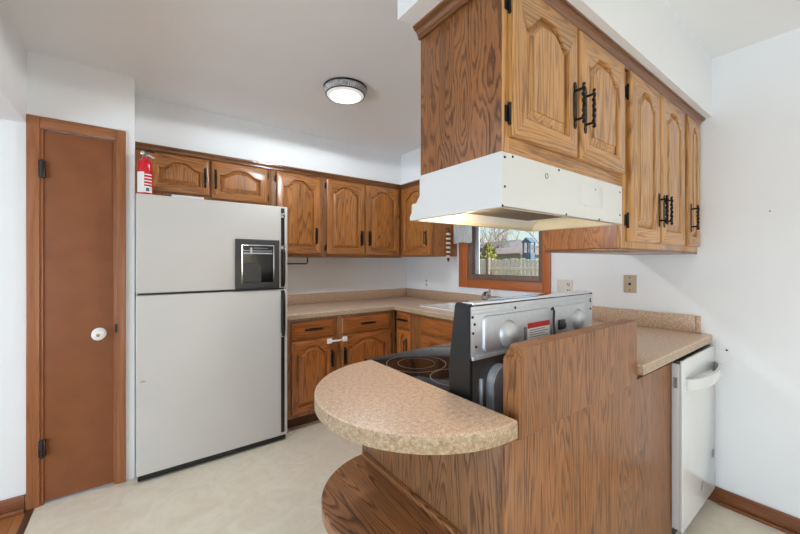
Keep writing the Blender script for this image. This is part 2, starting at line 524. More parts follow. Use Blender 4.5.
# invented glass doors behind the camera, added for the lighting
w = MB()
for x0, x1 in ((-0.15, -0.08), (0.96, 1.04), (2.08, 2.15)):
    w.box(x0, x1, YS - 0.09, YS - 0.02, 0, 2.1)
w.box(-0.15, 2.15, YS - 0.09, YS - 0.02, 0, 0.08); w.box(-0.15, 2.15, YS - 0.09, YS - 0.02, 2.03, 2.1)
pd = struct('added_door_2', w, M['white'])
struct('added_door_glass', MB().box(-0.08, 2.08, YS - 0.058, YS - 0.052, 0.08, 2.03), M['glass'], pd)
# baseboards
w = MB()
w.box(XE - 0.016, XE, YS, 0.57, 0, 0.085, 0.004)
w.box(XE - 0.03, XE - 0.016, YS, 0.505, 0, 0.018, 0.005)
struct('baseboard_east', w, M['base_trim'])
w = MB()
w.box(-3.8, -0.482, YC - 0.016, YC, -0.004, 0.085, 0.004)
w.box(-3.8, -0.482, YC - 0.03, YC - 0.016, -0.004, 0.02, 0.005)
struct('baseboard_north', w, M['base_trim_x'])

# ------------------------------------------------------------------ closet door
dr = struct('door_1', MB().box(DX0 + 0.004, DX1 - 0.003, YC - 0.004, YC + 0.03, 0.012, DZ - 0.005, 0.003), M['closet'])
w = MB()
w.slot = 0
w.box(XW, DX0, YC - 0.018, YC, 0, 2.10, 0.004)
w.box(DX1, -0.060, YC - 0.018, YC, 0, 2.10, 0.004)
w.box(DX0, DX0 + 0.012, YC - 0.010, YC + 0.0, 0.0, DZ, 0.001)
w.box(DX1 - 0.012, DX1, YC - 0.010, YC + 0.0, 0.0, DZ, 0.001)
w.slot = 1
w.box(DX0, DX1, YC - 0.0175, YC, DZ, 2.10, 0.004)
struct('door_casing', w, [M['closet_trim'], M['closet_trim_h']], dr)
for z in (1.818, 0.31):
    h = MB()
    h.box(DX0 - 0.006, DX0 + 0.022, YC - 0.0215, YC - 0.006, z - 0.045, z + 0.045, 0.002)
    h.tube([(DX0 + 0.008, YC - 0.024, z - 0.05), (DX0 + 0.008, YC - 0.024, z + 0.05)], 0.006)
    struct('hinge', h, M['bronze'], dr)
k = MB()
rx = Matrix.Translation((-0.183, YC - 0.004, 0.90)) @ Matrix.Rotation(R(90), 4, 'X')
k.slot = 0
k.lathe([(0.034, 0.0), (0.034, 0.003), (0.026, 0.006), (0.012, 0.008), (0.011, 0.03), (0.024, 0.036), (0.031, 0.046), (0.030, 0.055), (0.020, 0.061), (0.009, 0.0625)], rx, 28)
k.slot = 1
k.lathe([(0.009, 0.0615), (0.009, 0.064), (0.004, 0.065)], rx, 16)
struct('door_knob', k, [M['white'], M['brass']], dr)
struct('strike_plate', MB().box(DX1 - 0.006, DX1 + 0.006, YC - 0.020, YC - 0.004, 0.90, 0.95, 0.001), M['bronze'], dr)

# ------------------------------------------------------------------ kitchen window
cy0, cy1, cz0, cz1 = 1.4834, 2.4434, 1.074, 2.10
w = MB()
w.slot = 0
w.box(XE - 0.018, XE, cy0, wy0 + 0.006, cz0, cz1, 0.004)
w.box(XE - 0.018, XE, wy1 - 0.006, cy1, cz0, cz1, 0.004)
w.slot = 1
w.box(XE - 0.0175, XE, wy0 + 0.006, wy1 - 0.006, cz0, wz0 + 0.004, 0.004)
w.box(XE - 0.0175, XE, wy0 + 0.006, wy1 - 0.006, wz1 - 0.004, cz1, 0.004)
win = struct('window_1', w, [M['win_trim'], M['win_trim_y']])
w = MB()
w.box(XE - 0.006, XE + 0.034, wy1 - 0.046, wy1, wz0, wz1, 0.003)
w.box(XE - 0.006, XE + 0.034, wy0, wy0 + 0.044, wz0, wz1, 0.003)
w.box(XE - 0.0055, XE + 0.0335, wy0 + 0.044, wy1 - 0.046, wz0, wz0 + 0.055, 0.003)
w.box(XE - 0.0055, XE + 0.0335, wy0 + 0.044, wy1 - 0.046, wz1 - 0.05, wz1, 0.003)
struct('window_sash', w, M['win_sash'], win)
w = MB()
w.box(XE + 0.055, XE + 0.085, wy1 - 0.072, wy1, wz0, wz1, 0.003)
w.box(XE + 0.055, XE + 0.085, wy0, wy0 + 0.03, wz0, wz1, 0.003)
w.box(XE + 0.0552, XE + 0.0848, wy0 + 0.03, wy1 - 0.072, wz0, wz0 + 0.047, 0.003)
w.box(XE + 0.0552, XE + 0.0848, wy0 + 0.03, wy1 - 0.072, wz1 - 0.045, wz1, 0.003)
struct('window_frame', w, M['win_vinyl'], win)
struct('window_pane', MB().box(XE + 0.068, XE + 0.072, wy0 + 0.03, wy1 - 0.072, wz0 + 0.047, wz1 - 0.045), M['glass'], win)

# ------------------------------------------------------------------ crown mouldings
def crown_profile(x, z):  # offsets outwards (+x) and up
    return [(0, -0.038), (0.009, -0.038), (0.009, -0.030), (0.013, -0.027), (0.015, -0.020), (0.022, -0.014), (0.029, -0.012), (0.029, -0.007), (0.033, -0.007), (0.033, 0.0), (0, 0.0)]
def crown(name, a, b, out, m, z=ZS, sc=1.0):
    a = Vector(a); b = Vector(b); out = Vector(out)
    pts = [a + out * p[0] * sc + Vector((0, 0, z + p[1] * sc)) for p in crown_profile(0, 0)]
    return struct(name, MB().prism(pts, b - a), m)
crown('trim_2', (XC + 0.001, 2.968, 0), (2.222, 2.968, 0), (0, -1, 0), M['oak_crown'], ZS, 0.95)
crown('trim_3', (2.222, 2.94, 0), (2.222, 2.47, 0), (-1, 0, 0), M['oak_crown_y'], ZS, 0.95)
crown('trim_4', (0.754, 0.598, 0), (XE, 0.598, 0), (0, -1, 0), M['oak_crown'])
crown('trim_5', (0.785, 0.60, 0), (0.785, 0.94, 0), (-1, 0, 0), M['oak_crown_y'])

# ------------------------------------------------------------------ cabinet kit (local frame: x along the front, -y towards the viewer)
def arch_pts(x0, x1, z0, ztop, rise, d=0.0, n=28):
    """opening path (inset by d): bottom-left, bottom-right, then the cathedral top from right to left"""
    a0, a1 = x0 + d, x1 - d
    pts = [(a0, z0 + d), (a1, z0 + d)]
    c, hw = (x0 + x1) / 2, (x1 - x0) / 2
    hwd = (a1 - a0) / 2
    for i in range(n + 1):
        x = a1 + (a0 - a1) * i / n
        t = abs((x - c) / hw)
        if rise > 0:
            u = max(0.0, min(1.0, (0.86 - t) / 0.86))
            sft = (0.5 - 0.5 * math.cos(PI * min(1.0, u * 1.30))) if u * 1.30 < 1 else 1.0
            dome = 0.80 * sft + 0.20 * (1 - (t / 0.86) ** 2 if t < 0.86 else 0)
            z = ztop - rise * (1 - dome)
        else:
            z = ztop
        pts.append((x, z - d))
    return pts

def rect_like(x0, x1, z0, z1, d, n=28):
    a0, a1 = x0 + d, x1 - d
    pts = [(a0, z0 + d), (a1, z0 + d)]
    for i in range(n + 1):
        pts.append((a1 + (a0 - a1) * i / n, z1 - d))
    return pts

def at_y(pts, y):
    return [(p[0], y, p[1]) for p in pts]

def make_handle_mesh():
    h = MB()
    L = 0.150
    pl = [(-0.004, -L / 2), (0.004, -L / 2), (0.009, -L / 2 + 0.012), (0.006, -L / 2 + 0.026), (0.009, -L / 2 + 0.040), (0.009, L / 2 - 0.040),
          (0.006, L / 2 - 0.026), (0.009, L / 2 - 0.012), (0.004, L / 2), (-0.004, L / 2), (-0.009, L / 2 - 0.012), (-0.006, L / 2 - 0.026),
          (-0.009, L / 2 - 0.040), (-0.009, -L / 2 + 0.040), (-0.006, -L / 2 + 0.026), (-0.009, -L / 2 + 0.012)]
    h.prism([(p[0], 0.0, p[1]) for p in pl], (0, -0.003, 0))
    for z in (-0.047, 0.047):
        h.tube([(0, -0.001, z), (0, -0.030, z)], [0.0045, 0.004], 8)
    n = 33
    pts, rr = [], []
    for i in range(n):
        t = i / (n - 1)
        pts.append((0.0012 * math.sin(t * 34), -0.029 + 0.0012 * math.cos(t * 34), -0.064 + 0.128 * t))
        rr.append((0.0052 + 0.0014 * math.sin(t * 46)) * (0.6 if i in (0, n - 1) else 1))
    h.tube(pts, rr, 8)
    return mesh_of('handle', h, M['iron'])
HANDLE = make_handle_mesh()

def make_hinge_mesh():
    h = MB()
    h.box(-0.005, 0.011, -0.004, 0.0, -0.022, 0.022, 0.0015)
    h.tube([(0.011, -0.007, -0.025), (0.011, -0.007, 0.025)], 0.0045, 8)
    h.sphere((0.011, -0.007, 0.027), 0.005, 2)
    h.sphere((0.011, -0.007, -0.027), 0.005, 2)
    return mesh_of('hinge', h, M['iron'])
HINGE = make_hinge_mesh()

def put(mesh, name, parent, loc, rot=(0, 0, 0)):
    o = bpy.data.objects.new(name, mesh)
    COL.objects.link(o)
    o.parent = parent
    o.location = loc
    o.rotation_euler = rot
    return o

TH = 0.022
def door(par, x0, x1, z0, z1, mv, mh, rise=0.05, stile=0.055, hand=None, hz=None, hinge=None, hh=(0.07,)):
    ox0, ox1, oz0, oz1 = x0 + stile, x1 - stile, z0 + stile, z1 - stile * 0.85
    ls = [at_y(rect_like(x0, x1, z0, z1, 0.0), -0.0005), at_y(rect_like(x0, x1, z0, z1, 0.0), -TH + 0.008),
          at_y(rect_like(x0, x1, z0, z1, 0.003), -TH + 0.003), at_y(rect_like(x0, x1, z0, z1, 0.010), -TH),
          at_y(arch_pts(ox0, ox1, oz0, oz1, rise, 0.0), -TH), at_y(arch_pts(ox0, ox1, oz0, oz1, rise, 0.003), -TH + 0.002),
          at_y(arch_pts(ox0, ox1, oz0, oz1, rise, 0.006), -TH + 0.009), at_y(arch_pts(ox0, ox1, oz0, oz1, rise, 0.006), -TH + 0.0160)]
    d = MB()
    zt = oz1 - rise
    d.loops(ls, True, True, slots=lambda c: 1 if (c.x > ox0 - 0.02 and c.x < ox1 + 0.02 and (c.z < oz0 + 0.008 or c.z > zt - 0.01)) else 0)
    dobj = obj('door', d, [mv, mh], par, local=True, angle=28)
    p = MB()
    p.loops([at_y(arch_pts(ox0, ox1, oz0, oz1, rise, 0.0062), -TH + 0.0158), at_y(arch_pts(ox0, ox1, oz0, oz1, rise, 0.010), -TH + 0.0146),
             at_y(arch_pts(ox0, ox1, oz0, oz1, rise, 0.011), -TH + 0.0140),
             at_y(arch_pts(ox0, ox1, oz0, oz1, rise, 0.034), -TH + 0.0035), at_y(arch_pts(ox0, ox1, oz0, oz1, rise, 0.0345), -TH + 0.0008)], True, True)
    obj('raised_panel', p, mv, dobj, local=True, angle=20)
    if hand is not None:
        put(HANDLE, 'handle', dobj, (hand, -TH, hz))
    if hinge:
        for z in (z0 + hh[0], z1 - hh[0]):
            hx = x0 - 0.012 if hinge == 'L' else x1 + 0.012
            o = put(HINGE, 'hinge', dobj, (hx, -0.001, z), (0, 0, 0) if hinge == 'L' else (0, 0, 0))
            if hinge == 'R':
                o.scale = (-1, 1, 1)
    return dobj

def drawer(par, x0, x1, z0, z1, m, handle=True):
    d = MB()
    def rr(dd): return [(x0 + dd, z0 + dd), (x1 - dd, z0 + dd), (x1 - dd, z1 - dd), (x0 + dd, z1 - dd)]
    d.loops([at_y(rr(0), -0.0005), at_y(rr(0), -TH + 0.010), at_y(rr(0.004), -TH + 0.006), at_y(rr(0.022), -TH + 0.003), at_y(rr(0.024), -TH)])
    o = obj('drawer_front', d, m, par, local=True, angle=20)
    if handle:
        put(HANDLE, 'handle', o, ((x0 + x1) / 2, -TH, (z0 + z1) / 2), (0, R(90), 0))
    return o

def carcass(par, w, d, z0, z1, mside, mface, toe=False, sink=False):
    """closed box behind a face frame whose openings sit behind the doors"""
    b = MB()
    if sink:      # open on top so that the bowls hang inside
        for bx in ((0, 0.003, 0.019, d, z0, z1), (w - 0.016, w, 0.019, d, z0, z1), (0.003, w - 0.016, 0.019, d, z0, z0 + 0.016), (0.003, w - 0.016, d - 0.006, d, z0 + 0.016, z1)):
            b.box(*bx)
    else:
        b.box(0, w, 0.019, d, z0, z1, 0.001)
    obj('carcass', b, mside, par, local=True)
    f = MB()
    f.box(0, w, 0, 0.0188, z0, z1, 0.0015)
    obj('face_frame', f, mface, par, local=True)
    if toe:
        obj('toe_kick', MB().box(0, w, 0.075, 0.09, 0.0, z0), M['toe'], par, local=True)

# ---------------- peninsula upper cabinets (front faces the dining side)
ov = thing('upper_cabinet', 'oak two-door wall cabinet directly above the white range hood, bare grained end panel', 'cabinet', (0.787, 0.60, 1.615), 0, 'oak upper cabinets')
def zz(par, z): return z - par.location.z
b = MB(); b.box(0.006, 0.758, 0.019, 0.34, 0.0, 0.503, 0.001)
obj('carcass', b, M['ply_side'], ov, local=True)
obj('end_panel', MB().box(0.0, 0.0058, 0.0, 0.34, 0.0, 0.503, 0.001), M['ply_end'], ov, local=True)
obj('face_frame', MB().box(0.006, 0.758, 0, 0.0188, 0.0, 0.503, 0.001), M['oak_up_h'], ov, local=True)
obj('corner_strip', MB().box(0.0, 0.030, -0.002, -0.0001, 0.0, 0.503, 0.0005), M['oak_up'], ov, local=True)
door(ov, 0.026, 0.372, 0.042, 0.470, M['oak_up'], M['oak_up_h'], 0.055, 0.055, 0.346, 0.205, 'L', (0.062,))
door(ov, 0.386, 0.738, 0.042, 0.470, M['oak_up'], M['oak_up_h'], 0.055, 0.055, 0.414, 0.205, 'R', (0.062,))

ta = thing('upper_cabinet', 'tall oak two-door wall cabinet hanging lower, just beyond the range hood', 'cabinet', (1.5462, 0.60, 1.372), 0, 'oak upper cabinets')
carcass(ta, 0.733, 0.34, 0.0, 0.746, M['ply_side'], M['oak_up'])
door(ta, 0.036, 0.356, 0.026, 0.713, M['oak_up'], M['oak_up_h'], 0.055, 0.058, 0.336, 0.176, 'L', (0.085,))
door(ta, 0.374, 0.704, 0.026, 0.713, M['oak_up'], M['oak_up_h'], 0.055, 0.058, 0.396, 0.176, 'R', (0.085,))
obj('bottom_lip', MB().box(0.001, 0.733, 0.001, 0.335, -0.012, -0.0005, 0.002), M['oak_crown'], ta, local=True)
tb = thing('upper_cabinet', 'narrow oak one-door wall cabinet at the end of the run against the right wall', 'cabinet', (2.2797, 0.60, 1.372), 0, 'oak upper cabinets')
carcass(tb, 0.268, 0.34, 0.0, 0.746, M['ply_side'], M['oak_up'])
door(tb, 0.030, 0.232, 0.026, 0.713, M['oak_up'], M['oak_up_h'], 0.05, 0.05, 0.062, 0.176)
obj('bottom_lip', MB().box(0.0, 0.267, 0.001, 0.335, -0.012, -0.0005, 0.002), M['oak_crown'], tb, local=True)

# ---------------- range hood
hd = thing('range_hood', 'white enamel range hood under the oak cabinet, lit inside', 'range hood', (0.787, 0.60, 1.464))
hx0, hx1 = 0.787, 1.546
prof = [(0.600, 1.6145), (0.600, 1.464), (1.000, 1.464), (1.000, 1.478), (0.945, 1.545), (0.945, 1.6145)]
sh = MB()
t = 0.0035
# shell: two end plates, front, back and top sheet, open underneath
sh.prism([(hx0, y, z) for y, z in prof], (t, 0, 0))
sh.prism([(hx1 - t, y, z) for y, z in prof], (t, 0, 0))
sh.box(hx0 + t, hx1 - t, 0.600, 0.600 + t, 1.464, 1.6145)
sh.box(hx0 + t, hx1 - t, 0.600 + t, 0.945, 1.6105, 1.6145)
sh.prism([(hx0 + t, 1.000, 1.464), (hx0 + t, 1.000, 1.478), (hx0 + t, 0.945, 1.545), (hx0 + t, 0.945, 1.6145), (hx0 + t, 0.9415, 1.6145), (hx0 + t, 0.9415, 1.544), (hx0 + t, 0.9965, 1.477), (hx0 + t, 0.9965, 1.464)], (hx1 - hx0 - 2 * t, 0, 0))
obj('hood_shell', sh, M['hood'], hd)
ln = MB()
ln.box(hx0 + t + 0.0005, hx1 - t - 0.0005, 0.604, 0.99, 1.520, 1.523)
ln.box(hx0 + t + 0.0005, hx0 + t + 0.003, 0.604, 0.995, 1.4655, 1.520)
ln.box(hx1 - t - 0.003, hx1 - t - 0.0005, 0.604, 0.995, 1.4655, 1.520)
ln.box(hx0 + t + 0.003, hx1 - t - 0.003, 0.6045, 0.607, 1.4655, 1.520)
ln.box(hx0 + t + 0.003, hx1 - t - 0.003, 0.9935, 0.996, 1.4655, 1.479)
ln.box(hx0 + 0.004, hx1 - 0.004, 0.600, 0.618, 1.4645, 1.4665)
ln.box(hx0 + 0.004, hx0 + 0.022, 0.618, 0.978, 1.4645, 1.4665)
ln.box(hx1 - 0.022, hx1 - 0.004, 0.618, 0.978, 1.4645, 1.4665)
ln.box(hx0 + 0.004, hx1 - 0.004, 0.978, 0.996, 1.4645, 1.4665)
obj('hood_lining', ln, M['hood_in'], hd)
fl = MB(); fl.box(hx0 + 0.19, hx1 - 0.14, 0.63, 0.93, 1.500, 1.516, 0.002)
obj('filter', fl, M['filter'], hd)
bl = MB(); bl.sphere((hx0 + 0.10, 0.88, 1.500), 0.022, 2, (1.4, 1, 0.8)); 
obj('light_bulb', bl, M['bulb'], hd)
lp = bpy.data.lights.new('hood_bulb_light', 'POINT'); lp.energy = 2.4; lp.color = (1.0, 0.80, 0.52); lp.shadow_soft_size = 0.03
lo = bpy.data.objects.new('hood_bulb_light', lp); COL.objects.link(lo); lo.location = (hx0 + 0.16, 0.86, 1.476)
pl_ = MB(); pl_.box(1.215, 1.375, 0.5985, 0.600, 1.512, 1.590, 0.0005); pl_.box(1.245, 1.285, 0.5978, 0.5990, 1.508, 1.512, 0.0003)
obj('cover_plate', pl_, M['hood'], hd)
for sx, sz in ((0.800, 1.600), (0.800, 1.520), (0.835, 1.607), (1.075, 1.607), (1.320, 1.575), (1.525, 1.590), (1.525, 1.500), (1.120, 1.470), (1.350, 1.470), (0.790, 1.467)):
    sc = MB(); sc.lathe([(0.0036, 0), (0.0036, 0.0015), (0.001, 0.0022)], Matrix.Translation((sx, 0.600, sz)) @ Matrix.Rotation(R(90), 4, 'X'), 10)
    obj('screw', sc, M['iron'], hd)
rg = MB(); rg.lathe([(0.0085, 0), (0.0085, 0.001), (0.0065, 0.001), (0.0065, 0.0)], Matrix.Translation((1.005, 0.5998, 1.578)) @ Matrix.Rotation(R(90), 4, 'X'), 20, False, False)
obj('knockout', rg, M['steel_dull'], hd)

# ---------------- north wall upper cabinets
of = thing('upper_cabinet', 'short oak two-door wall cabinet above the white refrigerator', 'cabinet', (XC + 0.0006, 2.975, 1.772), 0, 'oak upper cabinets')
carcass(of, 0.9023, 0.324, 0.0, 0.3475, M['ply_side'], M['oak_frame'])
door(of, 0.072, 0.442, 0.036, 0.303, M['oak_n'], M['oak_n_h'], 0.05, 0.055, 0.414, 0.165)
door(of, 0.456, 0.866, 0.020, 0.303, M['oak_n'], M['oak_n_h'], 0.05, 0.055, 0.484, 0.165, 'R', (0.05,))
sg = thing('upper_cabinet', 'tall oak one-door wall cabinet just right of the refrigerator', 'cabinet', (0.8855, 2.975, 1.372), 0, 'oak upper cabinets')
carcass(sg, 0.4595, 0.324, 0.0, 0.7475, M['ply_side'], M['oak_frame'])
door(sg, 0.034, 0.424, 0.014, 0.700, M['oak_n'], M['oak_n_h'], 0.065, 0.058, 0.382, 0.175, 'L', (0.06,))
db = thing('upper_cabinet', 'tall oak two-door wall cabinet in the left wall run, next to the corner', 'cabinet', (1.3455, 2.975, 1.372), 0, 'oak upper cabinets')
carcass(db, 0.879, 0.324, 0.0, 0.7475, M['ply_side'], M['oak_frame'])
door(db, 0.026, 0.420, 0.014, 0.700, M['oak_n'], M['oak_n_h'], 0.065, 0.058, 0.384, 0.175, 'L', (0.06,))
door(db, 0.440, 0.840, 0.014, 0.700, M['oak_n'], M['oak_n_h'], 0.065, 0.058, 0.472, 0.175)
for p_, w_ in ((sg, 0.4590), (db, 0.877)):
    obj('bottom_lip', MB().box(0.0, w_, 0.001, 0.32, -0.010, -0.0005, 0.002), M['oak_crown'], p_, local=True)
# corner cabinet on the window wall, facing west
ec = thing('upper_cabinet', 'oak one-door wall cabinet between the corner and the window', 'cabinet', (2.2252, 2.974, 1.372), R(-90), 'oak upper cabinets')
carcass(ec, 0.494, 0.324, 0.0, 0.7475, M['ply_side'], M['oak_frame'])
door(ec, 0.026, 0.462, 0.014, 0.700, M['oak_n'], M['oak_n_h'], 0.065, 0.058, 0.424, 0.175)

# ---------------- base cabinets
def base(label, loc, rz, w, dr_, dx, m=('oak_b', 'oak_b_h'), D=0.60, sink=False):
    t_ = thing('base_cabinet', label, 'cabinet', loc, rz, 'oak base cabinets')
    carcass(t_, w, D, 0.10, 0.8735, M['ply_side'], M['oak_frame'], True, sink)
    for a_ in dr_: drawer(t_, *a_[:4], M[m[1]], *a_[4:])
    for a_ in dx: door(t_, *a_[:4], M[m[0]], M[m[1]], *a_[4:])
    return t_
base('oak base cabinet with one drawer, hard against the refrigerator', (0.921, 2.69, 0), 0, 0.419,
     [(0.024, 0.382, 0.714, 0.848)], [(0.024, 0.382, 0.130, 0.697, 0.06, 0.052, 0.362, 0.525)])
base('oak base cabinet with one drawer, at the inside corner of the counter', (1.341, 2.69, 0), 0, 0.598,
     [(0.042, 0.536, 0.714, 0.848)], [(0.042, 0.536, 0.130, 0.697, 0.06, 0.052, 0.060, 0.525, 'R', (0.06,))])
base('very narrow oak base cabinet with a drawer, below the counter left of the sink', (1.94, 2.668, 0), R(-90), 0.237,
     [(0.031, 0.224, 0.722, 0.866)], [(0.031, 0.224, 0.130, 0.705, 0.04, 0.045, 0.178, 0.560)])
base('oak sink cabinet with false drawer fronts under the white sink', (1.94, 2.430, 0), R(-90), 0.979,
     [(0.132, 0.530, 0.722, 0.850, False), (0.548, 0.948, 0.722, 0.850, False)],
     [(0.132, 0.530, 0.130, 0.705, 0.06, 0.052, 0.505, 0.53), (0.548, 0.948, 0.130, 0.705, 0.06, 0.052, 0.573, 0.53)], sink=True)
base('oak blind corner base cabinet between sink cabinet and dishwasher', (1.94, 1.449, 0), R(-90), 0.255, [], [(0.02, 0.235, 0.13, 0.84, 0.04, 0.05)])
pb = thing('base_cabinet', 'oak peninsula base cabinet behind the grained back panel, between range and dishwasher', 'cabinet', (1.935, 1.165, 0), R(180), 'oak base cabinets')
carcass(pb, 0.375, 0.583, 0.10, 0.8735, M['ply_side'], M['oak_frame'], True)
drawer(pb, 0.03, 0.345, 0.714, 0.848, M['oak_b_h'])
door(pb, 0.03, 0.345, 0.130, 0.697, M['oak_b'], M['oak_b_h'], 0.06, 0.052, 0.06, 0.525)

# ---------------- worktop (N run, E run, peninsula)
ct = thing('countertop', 'tan mottled laminate worktop running from refrigerator around the corner to the peninsula end', 'countertop', (1.91, 2.66, 0.874))
Z0, Z1 = 0.874, 0.914
SX0, SX1, SY0, SY1 = 2.075, 2.475, 1.70, 2.425      # sink cut-out
xs = sorted([0.905, 1.5745, 1.91, SX0, SX1, XE - 0.001])
ys = sorted([0.5355, 1.2418, SY0, SY1, 2.66, YN - 0.001])
def in_top(x, y):
    if SX0 < x < SX1 and SY0 < y < SY1: return False
    if y > 2.66: return x > 0.905
    if y < 1.2418: return x > 1.5745
    return x > 1.91
w = MB()
gv = {}
def gvert(i, j, z):
    kk = (i, j, z)
    if kk not in gv: gv[kk] = w.bm.verts.new((xs[i], ys[j], z))
    return gv[kk]
cells = {(i, j) for i in range(len(xs) - 1) for j in range(len(ys) - 1) if in_top((xs[i] + xs[i + 1]) / 2, (ys[j] + ys[j + 1]) / 2)}
for i, j in cells:
    w.bm.faces.new([gvert(i, j, Z1), gvert(i + 1, j, Z1), gvert(i + 1, j + 1, Z1), gvert(i, j + 1, Z1)])
    w.bm.faces.new([gvert(i, j, Z0), gvert(i, j + 1, Z0), gvert(i + 1, j + 1, Z0), gvert(i + 1, j, Z0)])
    for di, dj, a_, b_ in ((-1, 0, (0, 0), (0, 1)), (1, 0, (1, 0), (1, 1)), (0, -1, (0, 0), (1, 0)), (0, 1, (0, 1), (1, 1))):
        if (i + di, j + dj) not in cells:
            f = w.bm.faces.new([gvert(i + a_[0], j + a_[1], Z0), gvert(i + b_[0], j + b_[1], Z0), gvert(i + b_[0], j + b_[1], Z1), gvert(i + a_[0], j + a_[1], Z1)])
            f.material_index = 1
bmesh.ops.recalc_face_normals(w.bm, faces=w.bm.faces)
ee = [e for e in w.bm.edges if all(abs(v.co.z - Z1) < 1e-5 for v in e.verts) and len(e.link_faces) == 2 and {f.material_index for f in e.link_faces} == {0, 1}]
bmesh.ops.bevel(w.bm, geom=ee, offset=0.007, segments=3, profile=0.5, affect='EDGES')
obj('worktop', w, [M['counter'], M['counter_edge']], ct)
w = MB()
w.box(0.905, XE - 0.002, YN - 0.021, YN - 0.001, Z1 + 0.0003, 1.012, 0.003)
obj('backsplash', w, M['splash'], ct)
w = MB()
w.box(XE - 0.021, XE - 0.001, 0.605, YN - 0.022, Z1 + 0.0003, 1.012, 0.003)
w.box(XE - 0.0212, XE - 0.001, 0.585, 0.6045, Z1 + 0.0003, 1.012, 0.003)
obj('backsplash', w, M['splash'], ct)

# ---------------- sink and faucet
sk = thing('sink', 'white enamel double-bowl sink set in the worktop under the window', 'sink', (2.275, 2.085, 0.914))
w = MB()
def rrect(x0, x1, y0, y1, r, z, n=6):
    p = []
    for cx, cy, a0 in ((x1 - r, y1 - r, 0), (x0 + r, y1 - r, 90), (x0 + r, y0 + r, 180), (x1 - r, y0 + r, 270)):
        for i in range(n + 1):
            a_ = R(a0 + 90 * i / n)
            p.append((cx + r * math.cos(a_), cy + r * math.sin(a_), z))
    return p
ym = (SY0 + SY1) / 2
w.loops([rrect(SX0 - 0.022, SX1 + 0.018, SY0 - 0.022, SY1 + 0.06, 0.03, 0.9145), rrect(SX0 - 0.018, SX1 + 0.014, SY0 - 0.018, SY1 + 0.056, 0.03, 0.924),
         rrect(SX0 - 0.004, SX1 - 0.07, SY0 - 0.004, SY1 - 0.004, 0.05, 0.924), rrect(SX0 + 0.008, SX1 - 0.08, SY0 + 0.008, SY1 - 0.012, 0.05, 0.912),
         rrect(SX0 + 0.02, SX1 - 0.09, SY0 + 0.02, SY1 - 0.02, 0.05, 0.76), rrect(SX0 + 0.06, SX1 - 0.13, SY0 + 0.06, SY1 - 0.06, 0.05, 0.75)], False, True)
obj('basin', w, M['sink'], sk, angle=50)
obj('divider', MB().box(SX0 + 0.012, SX1 - 0.085, ym - 0.012, ym + 0.012, 0.751, 0.905, 0.006), M['sink'], sk)
fc = thing('faucet', 'chrome single-lever kitchen faucet at the back of the sink', 'faucet', (2.452, 1.99, 0.924))
w = MB()
w.box(2.430, 2.474, 1.89, 2.09, 0.9245, 0.934, 0.006)
w.lathe([(0.022, 0), (0.020, 0.035), (0.017, 0.06), (0.019, 0.07), (0.012, 0.085)], Matrix.Translation((2.452, 1.99, 0.934)), 20)
obj('faucet_body', w, M['chrome'], fc)
w = MB()
w.tube([(2.452, 1.990, 1.000), (2.42, 1.978, 1.035), (2.38, 1.965, 1.052), (2.335, 1.950, 1.048), (2.310, 1.942, 1.022)], [0.018, 0.018, 0.018, 0.019, 0.021], 12)
obj('spout', w, M['chrome'], fc)
w = MB()
w.tube([(2.452, 1.99, 1.015), (2.456, 1.995, 1.045), (2.46, 2.01, 1.095)], [0.009, 0.007, 0.006], 10)
obj('lever', w, M['chrome'], fc)
sp = thing('side_sprayer', 'small chrome sprayer nozzle standing beside the sink faucet', 'sprayer', (2.452, 1.82, 0.924))
w = MB(); w.lathe([(0.018, 0.0005), (0.016, 0.012), (0.010, 0.02), (0.011, 0.05), (0.014, 0.075), (0.006, 0.085)], Matrix.Translation((2.452, 1.82, 0.924)), 16)
obj('nozzle', w, M['chrome'], sp)

# ---------------- peninsula: half-round counter, half-round shelf, end panel, back panel, raised guard board
HX, HY, HR = 0.757, 0.888, 0.351
hc = thing('half_round_counter', 'tan mottled half-round worktop cantilevered off the peninsula end', 'countertop', (HX, HY, 0.874))
w = MB()
def half(cx, cy, r, z, n=40):
    return [(cx - r * math.cos(-PI / 2 + PI * i / n), cy + r * math.sin(-PI / 2 + PI * i / n), z) for i in range(n + 1)] + [(cx + 0.011, cy + r, z), (cx + 0.011, cy - r, z)]
w.slot = 1
w.loops([half(HX, HY, HR - 0.002, 0.868), half(HX, HY, HR, 0.871), half(HX, HY, HR, 0.9095)], True, False)
w.slot = 0
w.loops([half(HX, HY, HR, 0.9095), half(HX, HY, HR - 0.003, 0.9132), half(HX, HY, HR - 0.007, 0.914)], False, True)
bmesh.ops.remove_doubles(w.bm, verts=w.bm.verts, dist=1e-5)
obj('laminate_top', w, [M['counter'], M['counter_edge']], hc)

ep = thing('peninsula_end_panel', 'dark oak end panel of the peninsula beneath the half-round worktop', 'panel', (0.765, 0.9, 0.0))
obj('end_board', MB().box(0.755, 0.772, 0.577, 1.285, 0.0, 0.867, 0.001), M['ply_dark'], ep)
hs = thing('half_round_shelf', 'half-round oak shelf with dark grain below the half-round worktop', 'shelf', (0.755, 0.99, 0.50))
w = MB()
def half2(d, z): 
    return [(0.754 - (0.286 - d) * math.cos(-PI / 2 + PI * i / 40), 0.990 + (0.286 - d) * math.sin(-PI / 2 + PI * i / 40), z) for i in range(41)]
w.loops([half2(0, 0.480), half2(0, 0.512), half2(0.004, 0.516)])
obj('shelf_board', w, M['shelf_oak'], hs)
obj('cleat', MB().box(0.735, 0.7545, 0.72, 1.255, 0.5162, 0.532, 0.002), M['shelf_oak'], hs)

